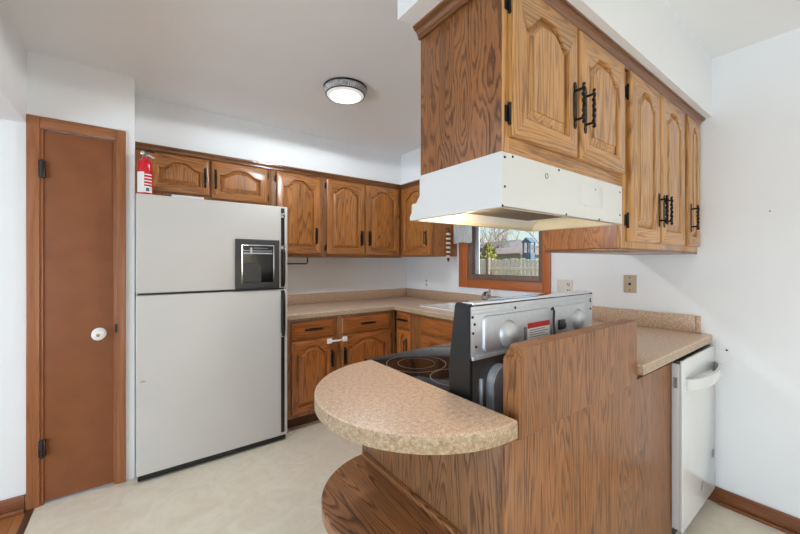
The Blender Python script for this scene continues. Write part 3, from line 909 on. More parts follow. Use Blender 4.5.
bp_ = thing('peninsula_back_panel', 'wide grained oak panel closing the dining side of the peninsula', 'panel', (1.38, 0.577, 0.0))
obj('back_board', MB().box(0.7555, 2.000, 0.565, 0.5765, 0.0, 0.845, 0.001), M['ply_pen'], bp_)
gb = thing('guard_board', 'raised oak board with clipped top corner standing behind the range', 'board', (1.185, 0.575, 0.846))
ch = 0.034
w = MB()
pts = [(0.801, 0.846), (1.572, 0.846), (1.572, 1.086), (0.801 + ch, 1.086), (0.801, 1.086 - ch)]
w.prism([(x, 0.556, z) for x, z in pts], (0, 0.050, 0))
bmesh.ops.bevel(w.bm, geom=w.bm.edges[:], offset=0.0012, segments=1, affect='EDGES')
obj('board', w, M['ply_pen'], gb, angle=12)

# ---------------- range, seen from behind
rn = thing('range', 'black freestanding electric range with its silver backguard turned to the camera', 'stove', (1.165, 0.97, 0.0))
RX0, RX1 = 0.788, 1.545
obj('body', MB().box(RX0 + 0.002, RX1 - 0.002, 0.735, 1.268, 0.06, 0.8785, 0.004), M['black_gloss'], rn)
w = MB(); w.box(RX0 - 0.010, RX1, 0.740, 1.308, 0.8788, 0.899, 0.005, 3)
obj('cooktop', w, M['ceran'], rn)
def ring(cx, cy, r, wd=0.0022):
    q = MB()
    q.lathe([(r - wd, 0.0), (r - wd, 0.0005), (r, 0.0005), (r, 0.0)], Matrix.Translation((cx, cy, 0.8989)), 56, False, False)
    return q
for cx, cy, r1, r2 in ((0.918, 1.125, 0.123, 0.076), (0.925, 0.900, 0.098, None), (1.355, 1.150, 0.085, None), (1.355, 0.920, 0.100, 0.06)):
    o = obj('burner_ring', ring(cx, cy, r1), M['ring'], rn)
    if r2:
        obj('inner_ring', ring(cx, cy, r2, 0.0014), M['ring'], o)
od = obj('oven_door', MB().box(RX0 + 0.001, RX1 - 0.006, 1.269, 1.312, 0.22, 0.855, 0.006), M['black_gloss'], rn)
w = MB()
w.tube([(RX0 + 0.012, 1.310, 0.80), (RX0 + 0.006, 1.355, 0.81), (RX1 - 0.03, 1.355, 0.81), (RX1 - 0.03, 1.310, 0.80)], 0.011, 10)
obj('handle', w, M['black'], od)
obj('storage_drawer', MB().box(RX0 + 0.006, RX1 - 0.006, 1.269, 1.308, 0.07, 0.21, 0.006), M['black_gloss'], rn)
# backguard: sloping black control head with end caps, galvanised back
bg = [(0.718, 0.8995), (0.718, 1.183), (0.768, 1.186), (0.774, 1.178), (0.798, 0.985), (0.798, 0.8995)]
w = MB(); w.prism([(RX0 + 0.012, y, z) for y, z in bg], (RX1 - RX0 - 0.024, 0, 0))
guard = obj('backguard', w, M['black_gloss'], rn)
for x in (RX0, RX1 - 0.0118):
    bgc = [(0.713, 0.8995), (0.713, 1.187), (0.771, 1.190), (0.778, 1.180), (0.803, 0.985), (0.803, 0.8995)]
    w = MB(); w.prism([(x, y, z) for y, z in bgc], (0.0118, 0, 0))
    bmesh.ops.bevel(w.bm, geom=w.bm.edges[:], offset=0.002, segments=2, affect='EDGES')
    obj('end_cap', w, M['black'], guard)
w = MB(); w.box(RX0 + 0.012, RX1 - 0.012, 0.7135, 0.769, 1.1835, 1.193, 0.002)
obj('top_trim', w, M['chrome'], guard)
for x in (0.845, 0.925, 1.405, 1.485):
    w = MB(); w.lathe([(0.026, 0), (0.024, 0.012), (0.018, 0.016), (0.016, 0.034), (0.010, 0.037)], Matrix.Translation((x, 0.786, 1.075)) @ Matrix.Rotation(R(-81), 4, 'X'), 20)
    obj('knob', w, M['chrome'] if x < 1 else M['black'], guard)
w = MB(); w.box(1.02, 1.31, 0.776, 0.790, 1.05, 1.12, 0.002)
obj('clock_panel', w, M['charcoal'], guard)
# back sheet metal
w = MB(); w.box(RX0 + 0.002, RX1 - 0.002, 0.7125, 0.7176, 1.030, 1.181, 0.0015)
bk = obj('back_plate', w, M['steel'], rn)
w = MB(); w.box(RX0 + 0.004, RX1 - 0.004, 0.7165, 0.7345, 0.10, 1.026, 0.002)
obj('lower_back_sheet', w, M['steel_dull'], rn)
w = MB(); w.box(RX0 + 0.004, RX1 - 0.004, 0.7090, 0.7124, 1.158, 1.170, 0.0012)
obj('top_flange', w, M['steel'], bk)
w = MB(); w.box(RX0 + 0.004, RX1 - 0.004, 0.7050, 0.7124, 1.022, 1.034, 0.0012)
obj('lower_flange', w, M['steel'], bk)
def emboss(x0, x1, z0, z1, r, y0, y1, ins):
    q = MB()
    f = lambda d, y: [(p[0], y, p[1]) for p in rrect(x0 + d, x1 - d, z0 + d, z1 - d, r, 0.0)]
    q.loops([f(0, y0), f(ins * 0.3, y0 + (y1 - y0) * 0.75), f(ins, y1)], False, True)
    return q
obj('embossed_panel', emboss(0.842, 1.215, 1.040, 1.150, 0.014, 0.7127, 0.703, 0.008), M['steel'], bk)
obj('embossed_panel', emboss(1.228, 1.475, 1.040, 1.150, 0.014, 0.7127, 0.708, 0.006), M['steel'], bk)
for x, y0 in ((0.956, 0.7035), (1.412, 0.7085)):
    w = MB(); w.lathe([(0.044, 0), (0.042, 0.006), (0.036, 0.014), (0.027, 0.020), (0.014, 0.0235), (0.003, 0.0245)], Matrix.Translation((x, y0, 1.085)) @ Matrix.Rotation(R(90), 4, 'X'), 32, False)
    obj('dome', w, M['steel'], bk, angle=60)
w = MB(); w.tube([(1.212, 0.700, 1.150), (1.218, 0.697, 1.135), (1.216, 0.698, 1.10), (1.219, 0.697, 1.06), (1.216, 0.699, 1.03)], 0.004, 8)
obj('wire', w, M['black'], bk)
w = MB()
w.slot = 0; w.box(1.062, 1.196, 0.7020, 0.7029, 1.050, 1.088)
w.slot = 1; w.box(1.062, 1.196, 0.7017, 0.7029, 1.088, 1.106)
w.slot = 2
for i in range(4): w.box(1.072, 1.186 - 0.02 * (i % 2), 0.7018, 0.7025, 1.056 + i * 0.008, 1.0585 + i * 0.008)
w.box(1.040, 1.056, 0.7020, 0.7029, 1.050, 1.095)
obj('warning_label', w, [M['label_white'], M['label_red'], M['label_grey']], bk)
w = MB(); w.box(1.262, 1.300, 0.697, 0.7085, 1.062, 1.098, 0.003); w.box(1.268, 1.294, 0.690, 0.697, 1.068, 1.088, 0.003)
obj('terminal_block', w, M['charcoal'], bk)
for sx, sz in ((0.797, 1.150), (0.806, 1.128), (0.799, 1.102), (0.812, 1.060), (1.525, 1.150), (1.515, 1.160), (1.525, 1.120), (1.224, 1.140), (1.000, 1.164)):
    q = MB(); q.lathe([(0.0042, 0), (0.0042, 0.002), (0.001, 0.003)], Matrix.Translation((sx, 0.7125 if sz < 1.157 else 0.709, sz)) @ Matrix.Rotation(R(90), 4, 'X'), 10)
    obj('screw', q, M['iron'], bk)
w = MB()
arch = [(0.862, 0.70), (0.862, 0.945)] + [(0.912 - 0.05 * math.cos(PI * i / 12), 0.945 + 0.05 * math.sin(PI * i / 12)) for i in range(1, 12)] + [(0.962, 0.945), (0.962, 0.70)]
w.prism([(x, 0.7163, z) for x, z in arch], (0, -0.03, 0))
bmesh.ops.bevel(w.bm, geom=w.bm.edges[:], offset=0.004, segments=2, affect='EDGES')
obj('cord_cover', w, M['steel'], rn)
w = MB(); w.box(0.832, 0.838, 0.706, 0.7163, 0.60, 0.96, 0.001)
obj('stiffener', w, M['steel'], rn)

# ---------------- dishwasher
dw = thing('dishwasher', 'white dishwasher under the peninsula end beside the right wall, bowed handle', 'dishwasher', (2.27, 0.56, 0.0))
obj('tub', MB().box(2.006, 2.530, 0.580, 1.15, 0.10, 0.862, 0.003), M['black'], dw)
w = MB()
w.slot = 0; w.box(1.988, 2.532, 0.520, 0.5325, 0.078, 0.862, 0.004, 3)
w.slot = 1; w.box(1.990, 2.530, 0.532, 0.5635, 0.082, 0.846, 0.002)
dd = obj('door', w, [M['dw'], M['dw_side']], dw)
w = MB(); w.box(1.995, 2.529, 0.533, 0.5795, 0.8465, 0.8605, 0.002)
for i in range(7): w.box(2.02 + i * 0.07, 2.045 + i * 0.07, 0.540, 0.556, 0.8605, 0.8625, 0.0005)
obj('control_strip', w, M['black'], dd)
w = MB()
n = 18
pts = []
for i in range(n + 1):
    t_ = i / n
    pts.append((2.015 + 0.50 * t_, 0.5195 - 0.052 * math.sin(PI * t_) ** 0.55, 0.752))
ls = []
for p in pts:
    ls.append([(p[0], p[1] - 0.008, p[2] - 0.024), (p[0], p[1] - 0.011, p[2]), (p[0], p[1] - 0.008, p[2] + 0.024), (p[0], p[1] + 0.003, p[2] + 0.026), (p[0], p[1] + 0.003, p[2] - 0.026)])
w.loops(ls)
obj('handle', w, M['dw'], dd, angle=50)
w = MB()
for i in range(9): w.box(1.9885, 1.9900, 0.541, 0.556, 0.735 + i * 0.0055, 0.738 + i * 0.0055)
obj('side_vent', w, M['charcoal'], dd)
w = MB(); w.lathe([(0.018, 0), (0.018, 0.001), (0.002, 0.0012)], Matrix.Translation((2.49, 0.5201, 0.285)) @ Matrix.Rotation(R(90), 4, 'X') @ Matrix.Diagonal((0.7, 1.3, 1, 1)), 20)
obj('badge', w, M['charcoal'], dd)
w = MB(); w.prism([(2.268, 0.5202, 0.170), (2.280, 0.5202, 0.170), (2.305, 0.5202, 0.205), (2.293, 0.5202, 0.205)], (0, -0.001, 0))
obj('mark', w, M['charcoal'], dd)
obj('toe_panel', MB().box(2.010, 2.530, 0.575, 0.5795, 0.0, 0.0965, 0.001), M['black'], dw)
w = MB(); w.lathe([(0.014, 0.0), (0.014, 0.008), (0.006, 0.012), (0.006, 0.098)], Matrix.Translation((1.999, 0.592, 0.0)), 14)
obj('levelling_foot', w, M['steel_dull'], dw)
w = MB(); w.box(2.0015, 2.0055, 0.577, 0.60, 0.11, 0.17, 0.001)
obj('bracket', w, M['white'], dw)

# ------------------------------------------------------------------ refrigerator
fr = thing('refrigerator', 'almond white top-freezer refrigerator with a black ice dispenser in its door', 'refrigerator', (0.43, 2.93, 0.0))
FX0, FX1 = -0.013, 0.887
FY = 2.59
obj('cabinet_box', MB().box(FX0 + 0.004, FX1 - 0.004, 2.662, 3.27, 0.055, 1.706, 0.006), M['fridge_side'], fr)
obj('base_grille', MB().box(FX0 + 0.01, FX1 - 0.01, 2.604, 2.66, 0.010, 0.0445, 0.003), M['black'], fr)
for x in (FX0 + 0.05, FX1 - 0.05):
    w = MB(); w.lathe([(0.02, 0), (0.02, 0.014)], Matrix.Translation((x, 2.72, 0)), 14); obj('foot', w, M['black'], fr)
    w = MB(); w.lathe([(0.02, 0), (0.02, 0.056)], Matrix.Translation((x, 3.20, 0)), 14); obj('foot', w, M['black'], fr)
obj('door_gasket', MB().box(FX0 + 0.008, FX1 - 0.008, 2.6475, 2.6615, 0.055, 1.704, 0.002), M['gasket'], fr)
# freezer door with its recess
DXa, DXb, DZa, DZb = 0.527, 0.822, 1.130, 1.474
ZM = 1.121
fz0, fz1 = ZM + 0.008, 1.722
w = MB()
w.box(FX0, FX1, 2.600, 2.647, fz0, fz1, 0.006, 3)
w.box(FX0, DXa + 0.02, FY, 2.6005, fz0 + 0.001, fz1 - 0.001, 0.004, 3)
w.box(DXb - 0.02, FX1, FY, 2.6005, fz0 + 0.001, fz1 - 0.001, 0.004, 3)
w.box(DXa + 0.015, DXb - 0.015, FY, 2.6005, DZb - 0.02, fz1 - 0.001, 0.004, 3)
w.box(DXa + 0.015, DXb - 0.015, FY, 2.6005, fz0 + 0.001, DZa + 0.02, 0.004, 3)
bmesh.ops.remove_doubles(w.bm, verts=w.bm.verts, dist=1e-6)
fd = obj('freezer_door', MB().box(FX0, FX1, FY, 2.647, fz0, fz1, 0.007, 3), M['fridge'], fr)
w.bm.free()
ff = obj('fridge_door', MB().box(FX0, FX1, FY, 2.647, 0.046, ZM - 0.006, 0.007, 3), M['fridge'], fr)
# dispenser sits proud of the door: bezel, dark well, ledge with controls
q = MB()
rect = lambda a, b_, c, d, y: [(a, y, c), (b_, y, c), (b_, y, d), (a, y, d)]
q.loops([rect(DXa, DXb, DZa, DZb, FY + 0.001), rect(DXa, DXb, DZa, DZb, FY - 0.012), rect(DXa + 0.008, DXb - 0.008, DZa + 0.008, DZb - 0.008, FY - 0.016),
         rect(DXa + 0.036, DXb - 0.036, DZa + 0.036, DZb - 0.036, FY - 0.016), rect(DXa + 0.040, DXb - 0.040, DZa + 0.040, DZb - 0.040, FY - 0.001)], True, False)
obj('dispenser_bezel', q, M['charcoal'], fd)
q = MB()
a, b_, c, d = DXa + 0.038, DXb - 0.038, DZa + 0.038, DZb - 0.038
q.loops([rect(a, b_, c, d, FY - 0.0165), rect(a, b_, c, d, FY - 0.0195), rect(a + 0.007, b_ - 0.007, c + 0.007, d - 0.007, FY - 0.0195), rect(a + 0.007, b_ - 0.007, c + 0.007, d - 0.007, FY - 0.0165)], False, False)
obj('dispenser_trim', q, M['chrome'], fd)
obj('dispenser_well', MB().box(a + 0.004, b_ - 0.004, FY - 0.0035, FY - 0.0012, c + 0.004, d - 0.004), M['black_gloss'], fd)
q = MB()
q.box(a + 0.010, b_ - 0.010, FY - 0.012, FY - 0.003, d - 0.058, d - 0.010, 0.003)
obj('dispenser_panel', q, M['charcoal'], fd)
q = MB()
q.box(a + 0.012, b_ - 0.012, FY - 0.0175, FY - 0.012, d - 0.064, d - 0.055, 0.002)
q.box(a + 0.012, b_ - 0.012, FY - 0.0150, FY - 0.012, d - 0.044, d - 0.040, 0.001)
q.box(a + 0.08, b_ - 0.045, FY - 0.0150, FY - 0.012, d - 0.024, d - 0.021, 0.001)
q.box(a + 0.055, a + 0.070, FY - 0.020, FY - 0.012, d - 0.066, d - 0.020, 0.003)
obj('dispenser_slider', q, M['steel'], fd)
q = MB()
q.prism([(a + 0.014, FY - 0.0036, c + 0.010), (a + 0.132, FY - 0.0036, c + 0.010), (a + 0.132, FY - 0.0036, c + 0.120), (a + 0.110, FY - 0.0036, c + 0.140), (a + 0.036, FY - 0.0036, c + 0.140), (a + 0.014, FY - 0.0036, c + 0.150)], (0, -0.006, 0))
obj('dispenser_paddle', q, M['charcoal'], fd)
# handles: dark strip along the door edge with a raised grip
def grip(par, zs0, zs1, zg0, zg1):
    q = MB()
    q.box(0.838, 0.863, FY - 0.006, FY + 0.0005, zs0, zs1, 0.002)
    n_ = 14
    ls_ = []
    for i in range(n_ + 1):
        t_ = i / n_
        y = FY - 0.006 - 0.016 * min(1, math.sin(PI * t_) * 2.2) ** 0.8
        z = zg0 + (zg1 - zg0) * t_
        ls_.append([(0.842, y - 0.006, z), (0.862, y - 0.006, z), (0.864, y + 0.004, z), (0.838, y + 0.004, z)])
    q.loops(ls_)
    return obj('handle', q, M['black'], par, angle=50)
h1 = grip(fd, fz0 + 0.006, fz1 - 0.012, fz0 + 0.012, 1.42)
h2 = grip(ff, 0.07, ZM - 0.012, 0.78, ZM - 0.016)
for hh_, z in ((h1, 1.425), (h2, 0.79), (h1, 1.66)):
    q = MB(); q.box(0.838, 0.865, FY - 0.013, FY - 0.005, z - 0.022, z + 0.012, 0.003); obj('handle_clip', q, M['chrome'], hh_)
q = MB(); q.lathe([(0.012, 0), (0.012, 0.0008), (0.002, 0.001)], Matrix.Translation((0.022, FY - 0.0002, 0.605)) @ Matrix.Rotation(R(90), 4, 'X') @ Matrix.Diagonal((1.2, 0.6, 1, 1)), 16)
obj('scuff', q, M['almond'], ff)

# things on the refrigerator
fe = thing('fire_extinguisher', 'small red fire extinguisher standing on the left end of the refrigerator top', 'fire extinguisher', (0.030, 2.700, 1.7225))
ex, ey, ez = 0.0335, 2.648, 1.7225
fe.location = (ex, ey, ez)
w = MB(); w.lathe([(0.036, 0), (0.0385, 0.004), (0.0385, 0.175), (0.036, 0.195), (0.026, 0.212), (0.015, 0.220), (0.013, 0.232)], Matrix.Translation((ex, ey, ez)), 32)
obj('cylinder', w, M['red'], fe)
def wrap(a0, a1, z0, z1, r=0.0388, n_=20):
    q_ = MB()
    A = [(ex + r * math.cos(R(a0 + (a1 - a0) * i / n_)), ey + r * math.sin(R(a0 + (a1 - a0) * i / n_))) for i in range(n_ + 1)]
    B = [(ex + (r - 0.0002) * math.cos(R(a0 + (a1 - a0) * i / n_)), ey + (r - 0.0002) * math.sin(R(a0 + (a1 - a0) * i / n_))) for i in range(n_ + 1)]
    o_ = [(x, y) for x, y in A] + [(x, y) for x, y in B[::-1]]
    q_.prism([(x, y, ez + z0) for x, y in o_], (0, 0, z1 - z0))
    return q_
lb = obj('label', wrap(175, 262, 0.012, 0.135), M['label_white'], fe)
q = wrap(262.5, 330, 0.012, 0.050); obj('label', q, M['label_white'], fe)
for i in range(4):
    obj('label_stripe', wrap(264, 326, 0.060 + i * 0.019, 0.067 + i * 0.019), M['label_white'], fe)
obj('label_mark', wrap(275, 300, 0.020, 0.040, 0.0391), M['blue'], fe)
w = MB()
w.lathe([(0.013, 0.0), (0.014, 0.012), (0.010, 0.022)], Matrix.Translation((ex, ey, ez + 0.230)), 16)
w.box(ex - 0.012, ex + 0.012, ey - 0.010, ey + 0.010, ez + 0.245, ez + 0.262, 0.003)
obj('valve', w, M['steel_dull'], fe)
w = MB()
w.tube([(ex - 0.012, ey, ez + 0.262), (ex + 0.02, ey - 0.004, ez + 0.272), (ex + 0.048, ey - 0.008, ez + 0.262)], [0.006, 0.006, 0.004], 8)
obj('lever', w, M['black'], fe)
w = MB()
w.tube([(ex - 0.008, ey, ez + 0.246), (ex + 0.02, ey - 0.004, ez + 0.243), (ex + 0.046, ey - 0.008, ez + 0.230)], [0.006, 0.006, 0.005], 8)
obj('carry_handle', w, M['steel'], fe)
w = MB(); w.lathe([(0.011, 0), (0.011, 0.008), (0.008, 0.010)], Matrix.Translation((ex - 0.012, ey - 0.010, ez + 0.252)) @ Matrix.Rotation(R(90), 4, 'X'), 16)
obj('gauge', w, M['chrome'], fe)
ps = MB()
ps.box(0.17, 0.35, 2.655, 2.85, 1.7065, 1.745, 0.002)
tag(obj('paper_stack', ps, M['label_white'], origin=(0.26, 2.75, 1.7065)), 'flat white paper stack lying on top of the refrigerator', 'paper')

# ------------------------------------------------------------------ ceiling light
LX, LY = 1.073, 2.037
cl = thing('ceiling_light', 'round flush ceiling light with ribbed glass rim, switched on', 'ceiling light', (LX, LY, ZC))
w = MB(); w.lathe([(0.130, 0), (0.139, -0.003), (0.139, -0.007), (0.134, -0.011)], Matrix.Translation((LX, LY, ZC - 0.0005)), 48)
obj('canopy', w, M['bronze'], cl)
w = MB()
seg = 120
ls = []
for r, z, amp in ((0.133, -0.011, 0.0), (0.136, -0.018, 0.003), (0.127, -0.040, 0.003), (0.121, -0.048, 0.0)):
    ls.append([(LX + (r + amp * math.cos(i * PI)) * math.cos(2 * PI * i / seg), LY + (r + amp * math.cos(i * PI)) * math.sin(2 * PI * i / seg), ZC + z) for i in range(seg)])
w.loops(ls, False, False)
obj('ribbed_rim', w, M['ribbed'], cl)
w = MB(); w.tube([(LX + 0.122 * math.cos(2 * PI * i / 48), LY + 0.122 * math.sin(2 * PI * i / 48), ZC - 0.049) for i in range(49)], 0.0035, 8, False)
obj('trim_ring', w, M['bronze'], cl)
w = MB(); w.lathe([(0.098, -0.0595), (0.08, -0.062), (0.04, -0.065), (0.004, -0.066)], Matrix.Translation((LX, LY, ZC)), 48, True, True)
obj('lens', w, M['lamp'], cl)
w = MB()
ls = []
for r, z in ((0.120, -0.048), (0.110, -0.0555), (0.0985, -0.0595)):
    ls.append([(LX + (r + 0.0012 * math.cos(i * PI)) * math.cos(2 * PI * i / seg), LY + (r + 0.0012 * math.cos(i * PI)) * math.sin(2 * PI * i / seg), ZC + z - 0.0010 * math.cos(i * PI)) for i in range(seg)])
w.loops(ls, False, False)
obj('fluted_lens_edge', w, M['lamp_edge'], cl)
pld = bpy.data.lights.new('ceiling_bulb_light', 'AREA'); pld.shape = 'DISK'; pld.size = 0.22; pld.energy = 2; pld.color = (0.88, 0.95, 1.0)
plo = bpy.data.objects.new('ceiling_bulb_light', pld); COL.objects.link(plo); plo.location = (LX, LY, ZC - 0.075)
pld = bpy.data.lights.new('ceiling_rim_glow', 'SPOT'); pld.spot_size = R(180); pld.spot_blend = 0.05; pld.energy = 34; pld.color = (0.88, 0.95, 1.0); pld.shadow_soft_size = 0.08
plo = bpy.data.objects.new('ceiling_rim_glow', pld); COL.objects.link(plo); plo.location = (LX, LY, ZC - 0.085)

# ------------------------------------------------------------------ wall plates and small things
def plate(name, label, y0, y1, z0, z1, m, kind, group=None):
    o = thing(name, label, 'wall plate' if kind != 'outlet' else 'outlet', (XE - 0.001, (y0 + y1) / 2, (z0 + z1) / 2), 0, group)
    obj('cover_plate', MB().box(XE - 0.007, XE - 0.0005, y0, y1, z0, z1, 0.003), m, o)
    return o
def socket(par, y, z):
    q_ = MB(); q_.lathe([(0.016, 0), (0.016, 0.0015), (0.002, 0.002)], Matrix.Translation((XE - 0.007, y, z)) @ Matrix.Rotation(R(-90), 4, 'Y'), 20)
    s_ = obj('socket', q_, M['ivory'], par)
    q_ = MB()
    q_.box(XE - 0.0095, XE - 0.0085, y - 0.0095, y - 0.0045, z - 0.004, z + 0.010)
    q_.box(XE - 0.0095, XE - 0.0085, y + 0.0045, y + 0.0095, z - 0.004, z + 0.010)
    q_.box(XE - 0.0095, XE - 0.0085, y - 0.0035, y + 0.0035, z - 0.0125, z - 0.006)
    obj('slots', q_, M['black'], s_)
p1 = plate('wall_outlet', 'single white outlet low on the window wall near the left corner', 2.90, 2.97, 1.032, 1.148, M['white'], 'outlet')
socket(p1, 2.935, 1.110); socket(p1, 2.935, 1.070)
p2 = plate('wall_outlet', 'double ivory outlet just right of the window casing', 1.315, 1.435, 1.070, 1.185, M['ivory'], 'outlet')
socket(p2, 1.345, 1.150); socket(p2, 1.345, 1.105)
q = MB(); q.box(XE - 0.0125, XE - 0.0065, 1.398, 1.412, 1.115, 1.138, 0.002); obj('toggle_switch', q, M['ivory'], p2)
p3 = plate('phone_plate', 'tan phone jack plate on the wall above the worktop end', 0.905, 0.978, 1.118, 1.232, M['almond'], 'plate')
q = MB(); q.box(XE - 0.0085, XE - 0.0065, 0.934, 0.950, 1.166, 1.182, 0.001); obj('jack', q, M['black'], p3)
for z in (1.137, 1.214):
    q = MB(); q.lathe([(0.004, 0), (0.004, 0.001), (0.001, 0.0015)], Matrix.Translation((XE - 0.007, 0.9415, z)) @ Matrix.Rotation(R(-90), 4, 'Y'), 10); obj('screw', q, M['iron'], p3)
q = MB(); q.tube([(XE + 0.004, 0.475, 0.839), (XE - 0.008, 0.475, 0.841)], [0.003, 0.005], 8)
tag(obj('nail', q, M['iron'], origin=(XE, 0.475, 0.839)), 'dark nail low in the right wall beside the dishwasher', 'nail')
q = MB(); q.tube([(XE + 0.004, 0.314, 1.57), (XE - 0.006, 0.314, 1.571)], [0.002, 0.003], 8)
tag(obj('nail', q, M['iron'], origin=(XE, 0.314, 1.57)), 'tiny nail high in the right wall at cabinet height', 'nail')

# towel rod under the upper cabinet
tr = thing('towel_rod', 'thin black towel rod hanging under the upper cabinet beside the refrigerator', 'towel rod', (1.12, 3.05, 1.30))
q = MB(); q.tube([(0.92, 3.05, 1.302), (1.215, 3.05, 1.302), (1.225, 3.05, 1.312), (1.225, 3.05, 1.3615)], 0.006, 10); obj('rod', q, M['black'], tr)
q = MB(); q.tube([(0.92, 3.05, 1.302), (0.912, 3.05, 1.312), (0.912, 3.05, 1.3615)], 0.006, 10); obj('bracket', q, M['black'], tr)

# child lock strap
ck = thing('cabinet_lock', 'white plastic child lock strap bridging the two base cabinet doors', 'cabinet lock', (1.325, 2.67, 0.67))
for x in (1.258, 1.398):
    obj('lock_pad', MB().box(x - 0.022, x + 0.022, 2.655, 2.6676, 0.648, 0.690, 0.005, 3), M['white'], ck)
q = MB(); q.tube([(1.27, 2.652, 0.668), (1.33, 2.645, 0.668), (1.39, 2.652, 0.669)], 0.007, 8); obj('strap', q, M['white'], ck)

# lace valance beside the window and its rod
va = thing('lace_valance', 'white lace valance with scalloped hem at the left side of the window', 'curtain', (2.47, 2.35, 1.50))
q = MB()
nu, nv = 80, 12
ya, yb = 2.468, 2.235
rows = []
for j in range(nv + 1):
    row = []
    for i in range(nu + 1):
        s_ = i / nu
        y = ya + (yb - ya) * s_
        zb = 1.492 + 0.014 * abs(math.sin(s_ * PI * 6.5))
        z = 1.88 + (zb - 1.88) * j / nv
        x = 2.485 + 0.014 * math.sin(s_ * 34) * (0.4 + 0.6 * j / nv)
        row.append((x, y, z))
    rows.append(row)
q.loops(rows, False, False, closed=False)
q2 = bmesh.ops.solidify(q.bm, geom=q.bm.faces[:], thickness=0.0015)
obj('cloth', q, M['lace'], va, angle=60)
q = MB(); q.tube([(2.485, 2.474, 1.885), (2.485, 1.46, 1.885)], 0.007, 10); obj('rod', q, M['white'], va)
for y in (2.45, 1.47):
    q = MB(); q.tube([(2.485, y, 1.885), (2.5315, y, 1.885)], 0.006, 8); obj('bracket', q, M['white'], va)

# bead string on the cabinet end
bs = thing('bead_string', 'hanging string of cream and brown beads on the cabinet end by the window', 'ornament', (2.40, 2.452, 1.33))
q = MB(); q.tube([(2.40, 2.4795, 1.64), (2.40, 2.455, 1.645), (2.40, 2.452, 1.62), (2.40, 2.452, 1.345)], 0.003, 8); obj('cord', q, M['bead_brown'], bs)
for i in range(6):
    z = 1.585 - i * 0.043
    q = MB(); q.sphere((2.40, 2.452, z), 0.025, 2, (1, 1, 0.62)); obj('bead', q, M['bead_cream'], bs)
    q = MB(); q.sphere((2.40, 2.452, z - 0.0215), 0.016, 2, (1, 1, 0.5)); obj('spacer', q, M['bead_brown'], bs)
q = MB(); q.lathe([(0.004, 0), (0.012, -0.012), (0.008, -0.024), (0.002, -0.034)], Matrix.Translation((2.40, 2.452, 1.352)), 12); obj('tip', q, M['bead_brown'], bs)

# ------------------------------------------------------------------ outside the window
random.seed(7)
struct('ground', MB().box(2.9, 60, -20, 60, -0.6, -0.5), M['ground'])
fn = thing('garden_fence', 'weathered wooden picket fence across the yard outside the window', 'fence', (9.0, 7.0, -0.5))
q = MB()
for i in range(70):
    y = 2.6 + i * 0.128
    z = 1.42 + random.uniform(-0.03, 0.03)
    q.box(9.0, 9.02, y, y + 0.108, -0.5, z, 0.004, 1)
obj('picket_boards', q, M['fence'], fn)
for z in (1.08, 0.2):
    obj('rail', MB().box(8.955, 8.9995, 2.6, 11.6, z, z + 0.09, 0.004), M['fence'], fn)
for y in (2.7, 4.95, 7.25, 9.6):
    obj('post', MB().box(8.85, 8.9545, y, y + 0.11, -0.5, 1.47, 0.006), M['bark'], fn)
bu = thing('shrub', 'yellow-green conifer shrub rising over the fence outside', 'shrub', (11.0, 9.0, -0.5))
q = MB()
for i in range(2600):
    z = random.random() ** 0.8
    r = 0.62 * (1 - z) ** 0.55 + 0.06
    a_ = random.uniform(0, 2 * PI); rr_ = r * (random.random() ** 0.35)
    c = Vector((11 + rr_ * math.cos(a_), 9.0 + rr_ * math.sin(a_), -0.4 + 2.45 * z))
    u_ = Vector((random.uniform(-1, 1), random.uniform(-1, 1), random.uniform(0, 1.3))).normalized() * 0.06
    v_ = Vector((random.uniform(-1, 1), random.uniform(-1, 1), random.uniform(-1, 1))).normalized() * 0.035
    q.poly([c - u_ - v_ * 0.3, c + v_, c + u_, c - v_])
obj('foliage', q, M['leaf'], bu)
q = MB(); q.tube([(11, 9, -0.5), (11, 9, 1.6)], [0.06, 0.02], 8); obj('stem', q, M['bark'], bu)

def house(name, label, loc, w_, l_, hw, hr, mw, mr):
    t_ = thing(name, label, 'house', loc, R(-12))
    q_ = MB(); q_.box(-w_ / 2, w_ / 2, -l_ / 2, l_ / 2, 0, hw); obj('walls', q_, mw, t_, local=True)
    q_ = MB(); q_.prism([(-w_ / 2 - 0.4, -l_ / 2 - 0.4, hw), (w_ / 2 + 0.4, -l_ / 2 - 0.4, hw), (w_ / 2 + 0.4, -l_ / 2 - 0.4, hw + 0.12), (0, -l_ / 2 - 0.4, hw + hr), (-w_ / 2 - 0.4, -l_ / 2 - 0.4, hw + 0.12)], (0, l_ + 0.8, 0)); obj('roof', q_, mr, t_, local=True)
    for y in (-l_ * 0.28, l_ * 0.25):
        obj('house_window', MB().box(-w_ / 2 - 0.03, -w_ / 2 - 0.001, y - 0.5, y + 0.5, 1.0, 2.0), M['charcoal'], t_, local=True)
    return t_
house('house', 'low grey house with a pale shingle roof beyond the fence', (30.5, 21.5, -0.5), 5, 6.5, 2.5, 0.85, M['house'], M['roof'])
house('house', 'dark grey house farther off between the bare trees', (46, 35.0, -0.5), 7, 7, 3.9, 1.3, M['darkhouse'], M['darkhouse'])

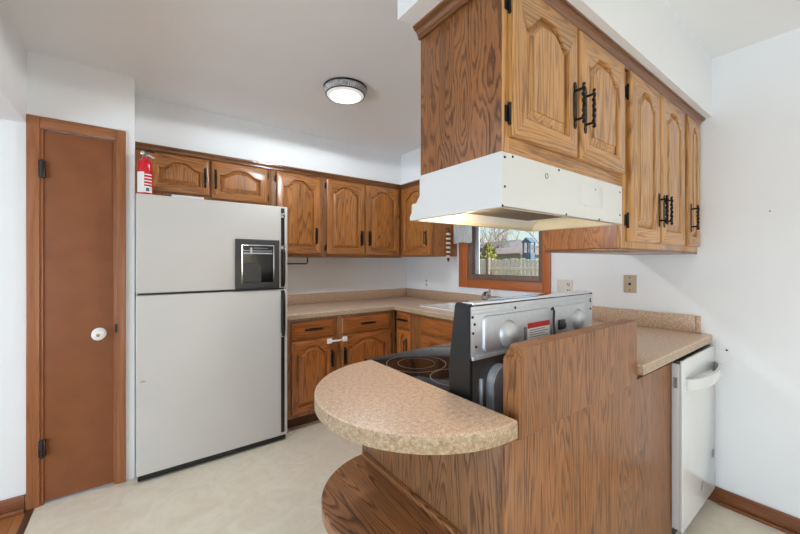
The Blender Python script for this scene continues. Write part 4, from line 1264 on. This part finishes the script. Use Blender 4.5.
pt = thing('play_tower', 'blue play structure standing behind the fence outside', 'play structure', (14.0, 9.2, -0.5))
for dx in (-0.17, 0.17):
    for dy in (-0.17, 0.17):
        obj('post', MB().box(14 + dx - 0.03, 14 + dx + 0.03, 9.2 + dy - 0.03, 9.2 + dy + 0.03, -0.5, 2.25, 0.01), M['blue'], pt)
obj('platform', MB().box(13.8, 14.2, 9.0, 9.4, 1.3, 1.75, 0.02), M['blue'], pt)
obj('canopy', MB().prism([(13.75, 8.95, 2.2), (13.75, 9.45, 2.2), (13.75, 9.2, 2.42)], (0.5, 0, 0)), M['blue'], pt)

def tree(x, y, h, seed, label):
    rnd = random.Random(seed)
    t_ = thing('bare_tree', label, 'tree', (x, y, -0.5), 0, 'bare trees beyond the fence')
    tr_, br_ = MB(), MB()
    def grow(p, d, L, r, lev):
        n_ = 4
        pts_ = [p]; rr_ = [r]
        for i in range(n_):
            d = (d + Vector((rnd.uniform(-1, 1), rnd.uniform(-1, 1), rnd.uniform(-0.3, 0.6))) * 0.16).normalized()
            p = p + d * L / n_
            pts_.append(p); rr_.append(r * (1 - 0.45 * (i + 1) / n_))
        (tr_ if lev == 0 else br_).tube(pts_, rr_, 6 if lev < 2 else 4)
        if lev < 4:
            for k_ in range(4 if lev < 2 else 3):
                q_ = pts_[rnd.randint(2, n_)]
                a_ = rnd.uniform(0, 2 * PI)
                nd = (d + Vector((math.cos(a_), math.sin(a_), rnd.uniform(-0.1, 0.6))) * rnd.uniform(0.5, 0.95)).normalized()
                grow(q_, nd, L * rnd.uniform(0.55, 0.8), max(r * 0.5, 0.009), lev + 1)
    grow(Vector((0, 0, 0)), Vector((0, 0, 1)), h * 0.42, h * 0.012, 0)
    obj('trunk', tr_, M['bark'], t_, local=True)
    b_ = obj('branches', br_, M['bark'], t_, local=True)
for i, (x, y, h, lab) in enumerate(((24, 19.5, 6.5, 'bare grey tree above the yellow-green shrub outside'), (44, 24.5, 11, 'bare tree behind the blue play structure outside'),
                                    (40, 29.0, 9, 'bare tree standing behind the low grey house'), (34, 27.5, 10, 'distant bare tree left of the dark house outside'), (27, 14.0, 8, 'bare tree at the right edge of the window view'),
                                    (52, 40.5, 13, 'farthest bare tree above the dark house outside'), (38, 23.0, 9, 'bare tree close behind the right end of the low grey house'))):
    tree(x, y, h, 11 + i, lab)
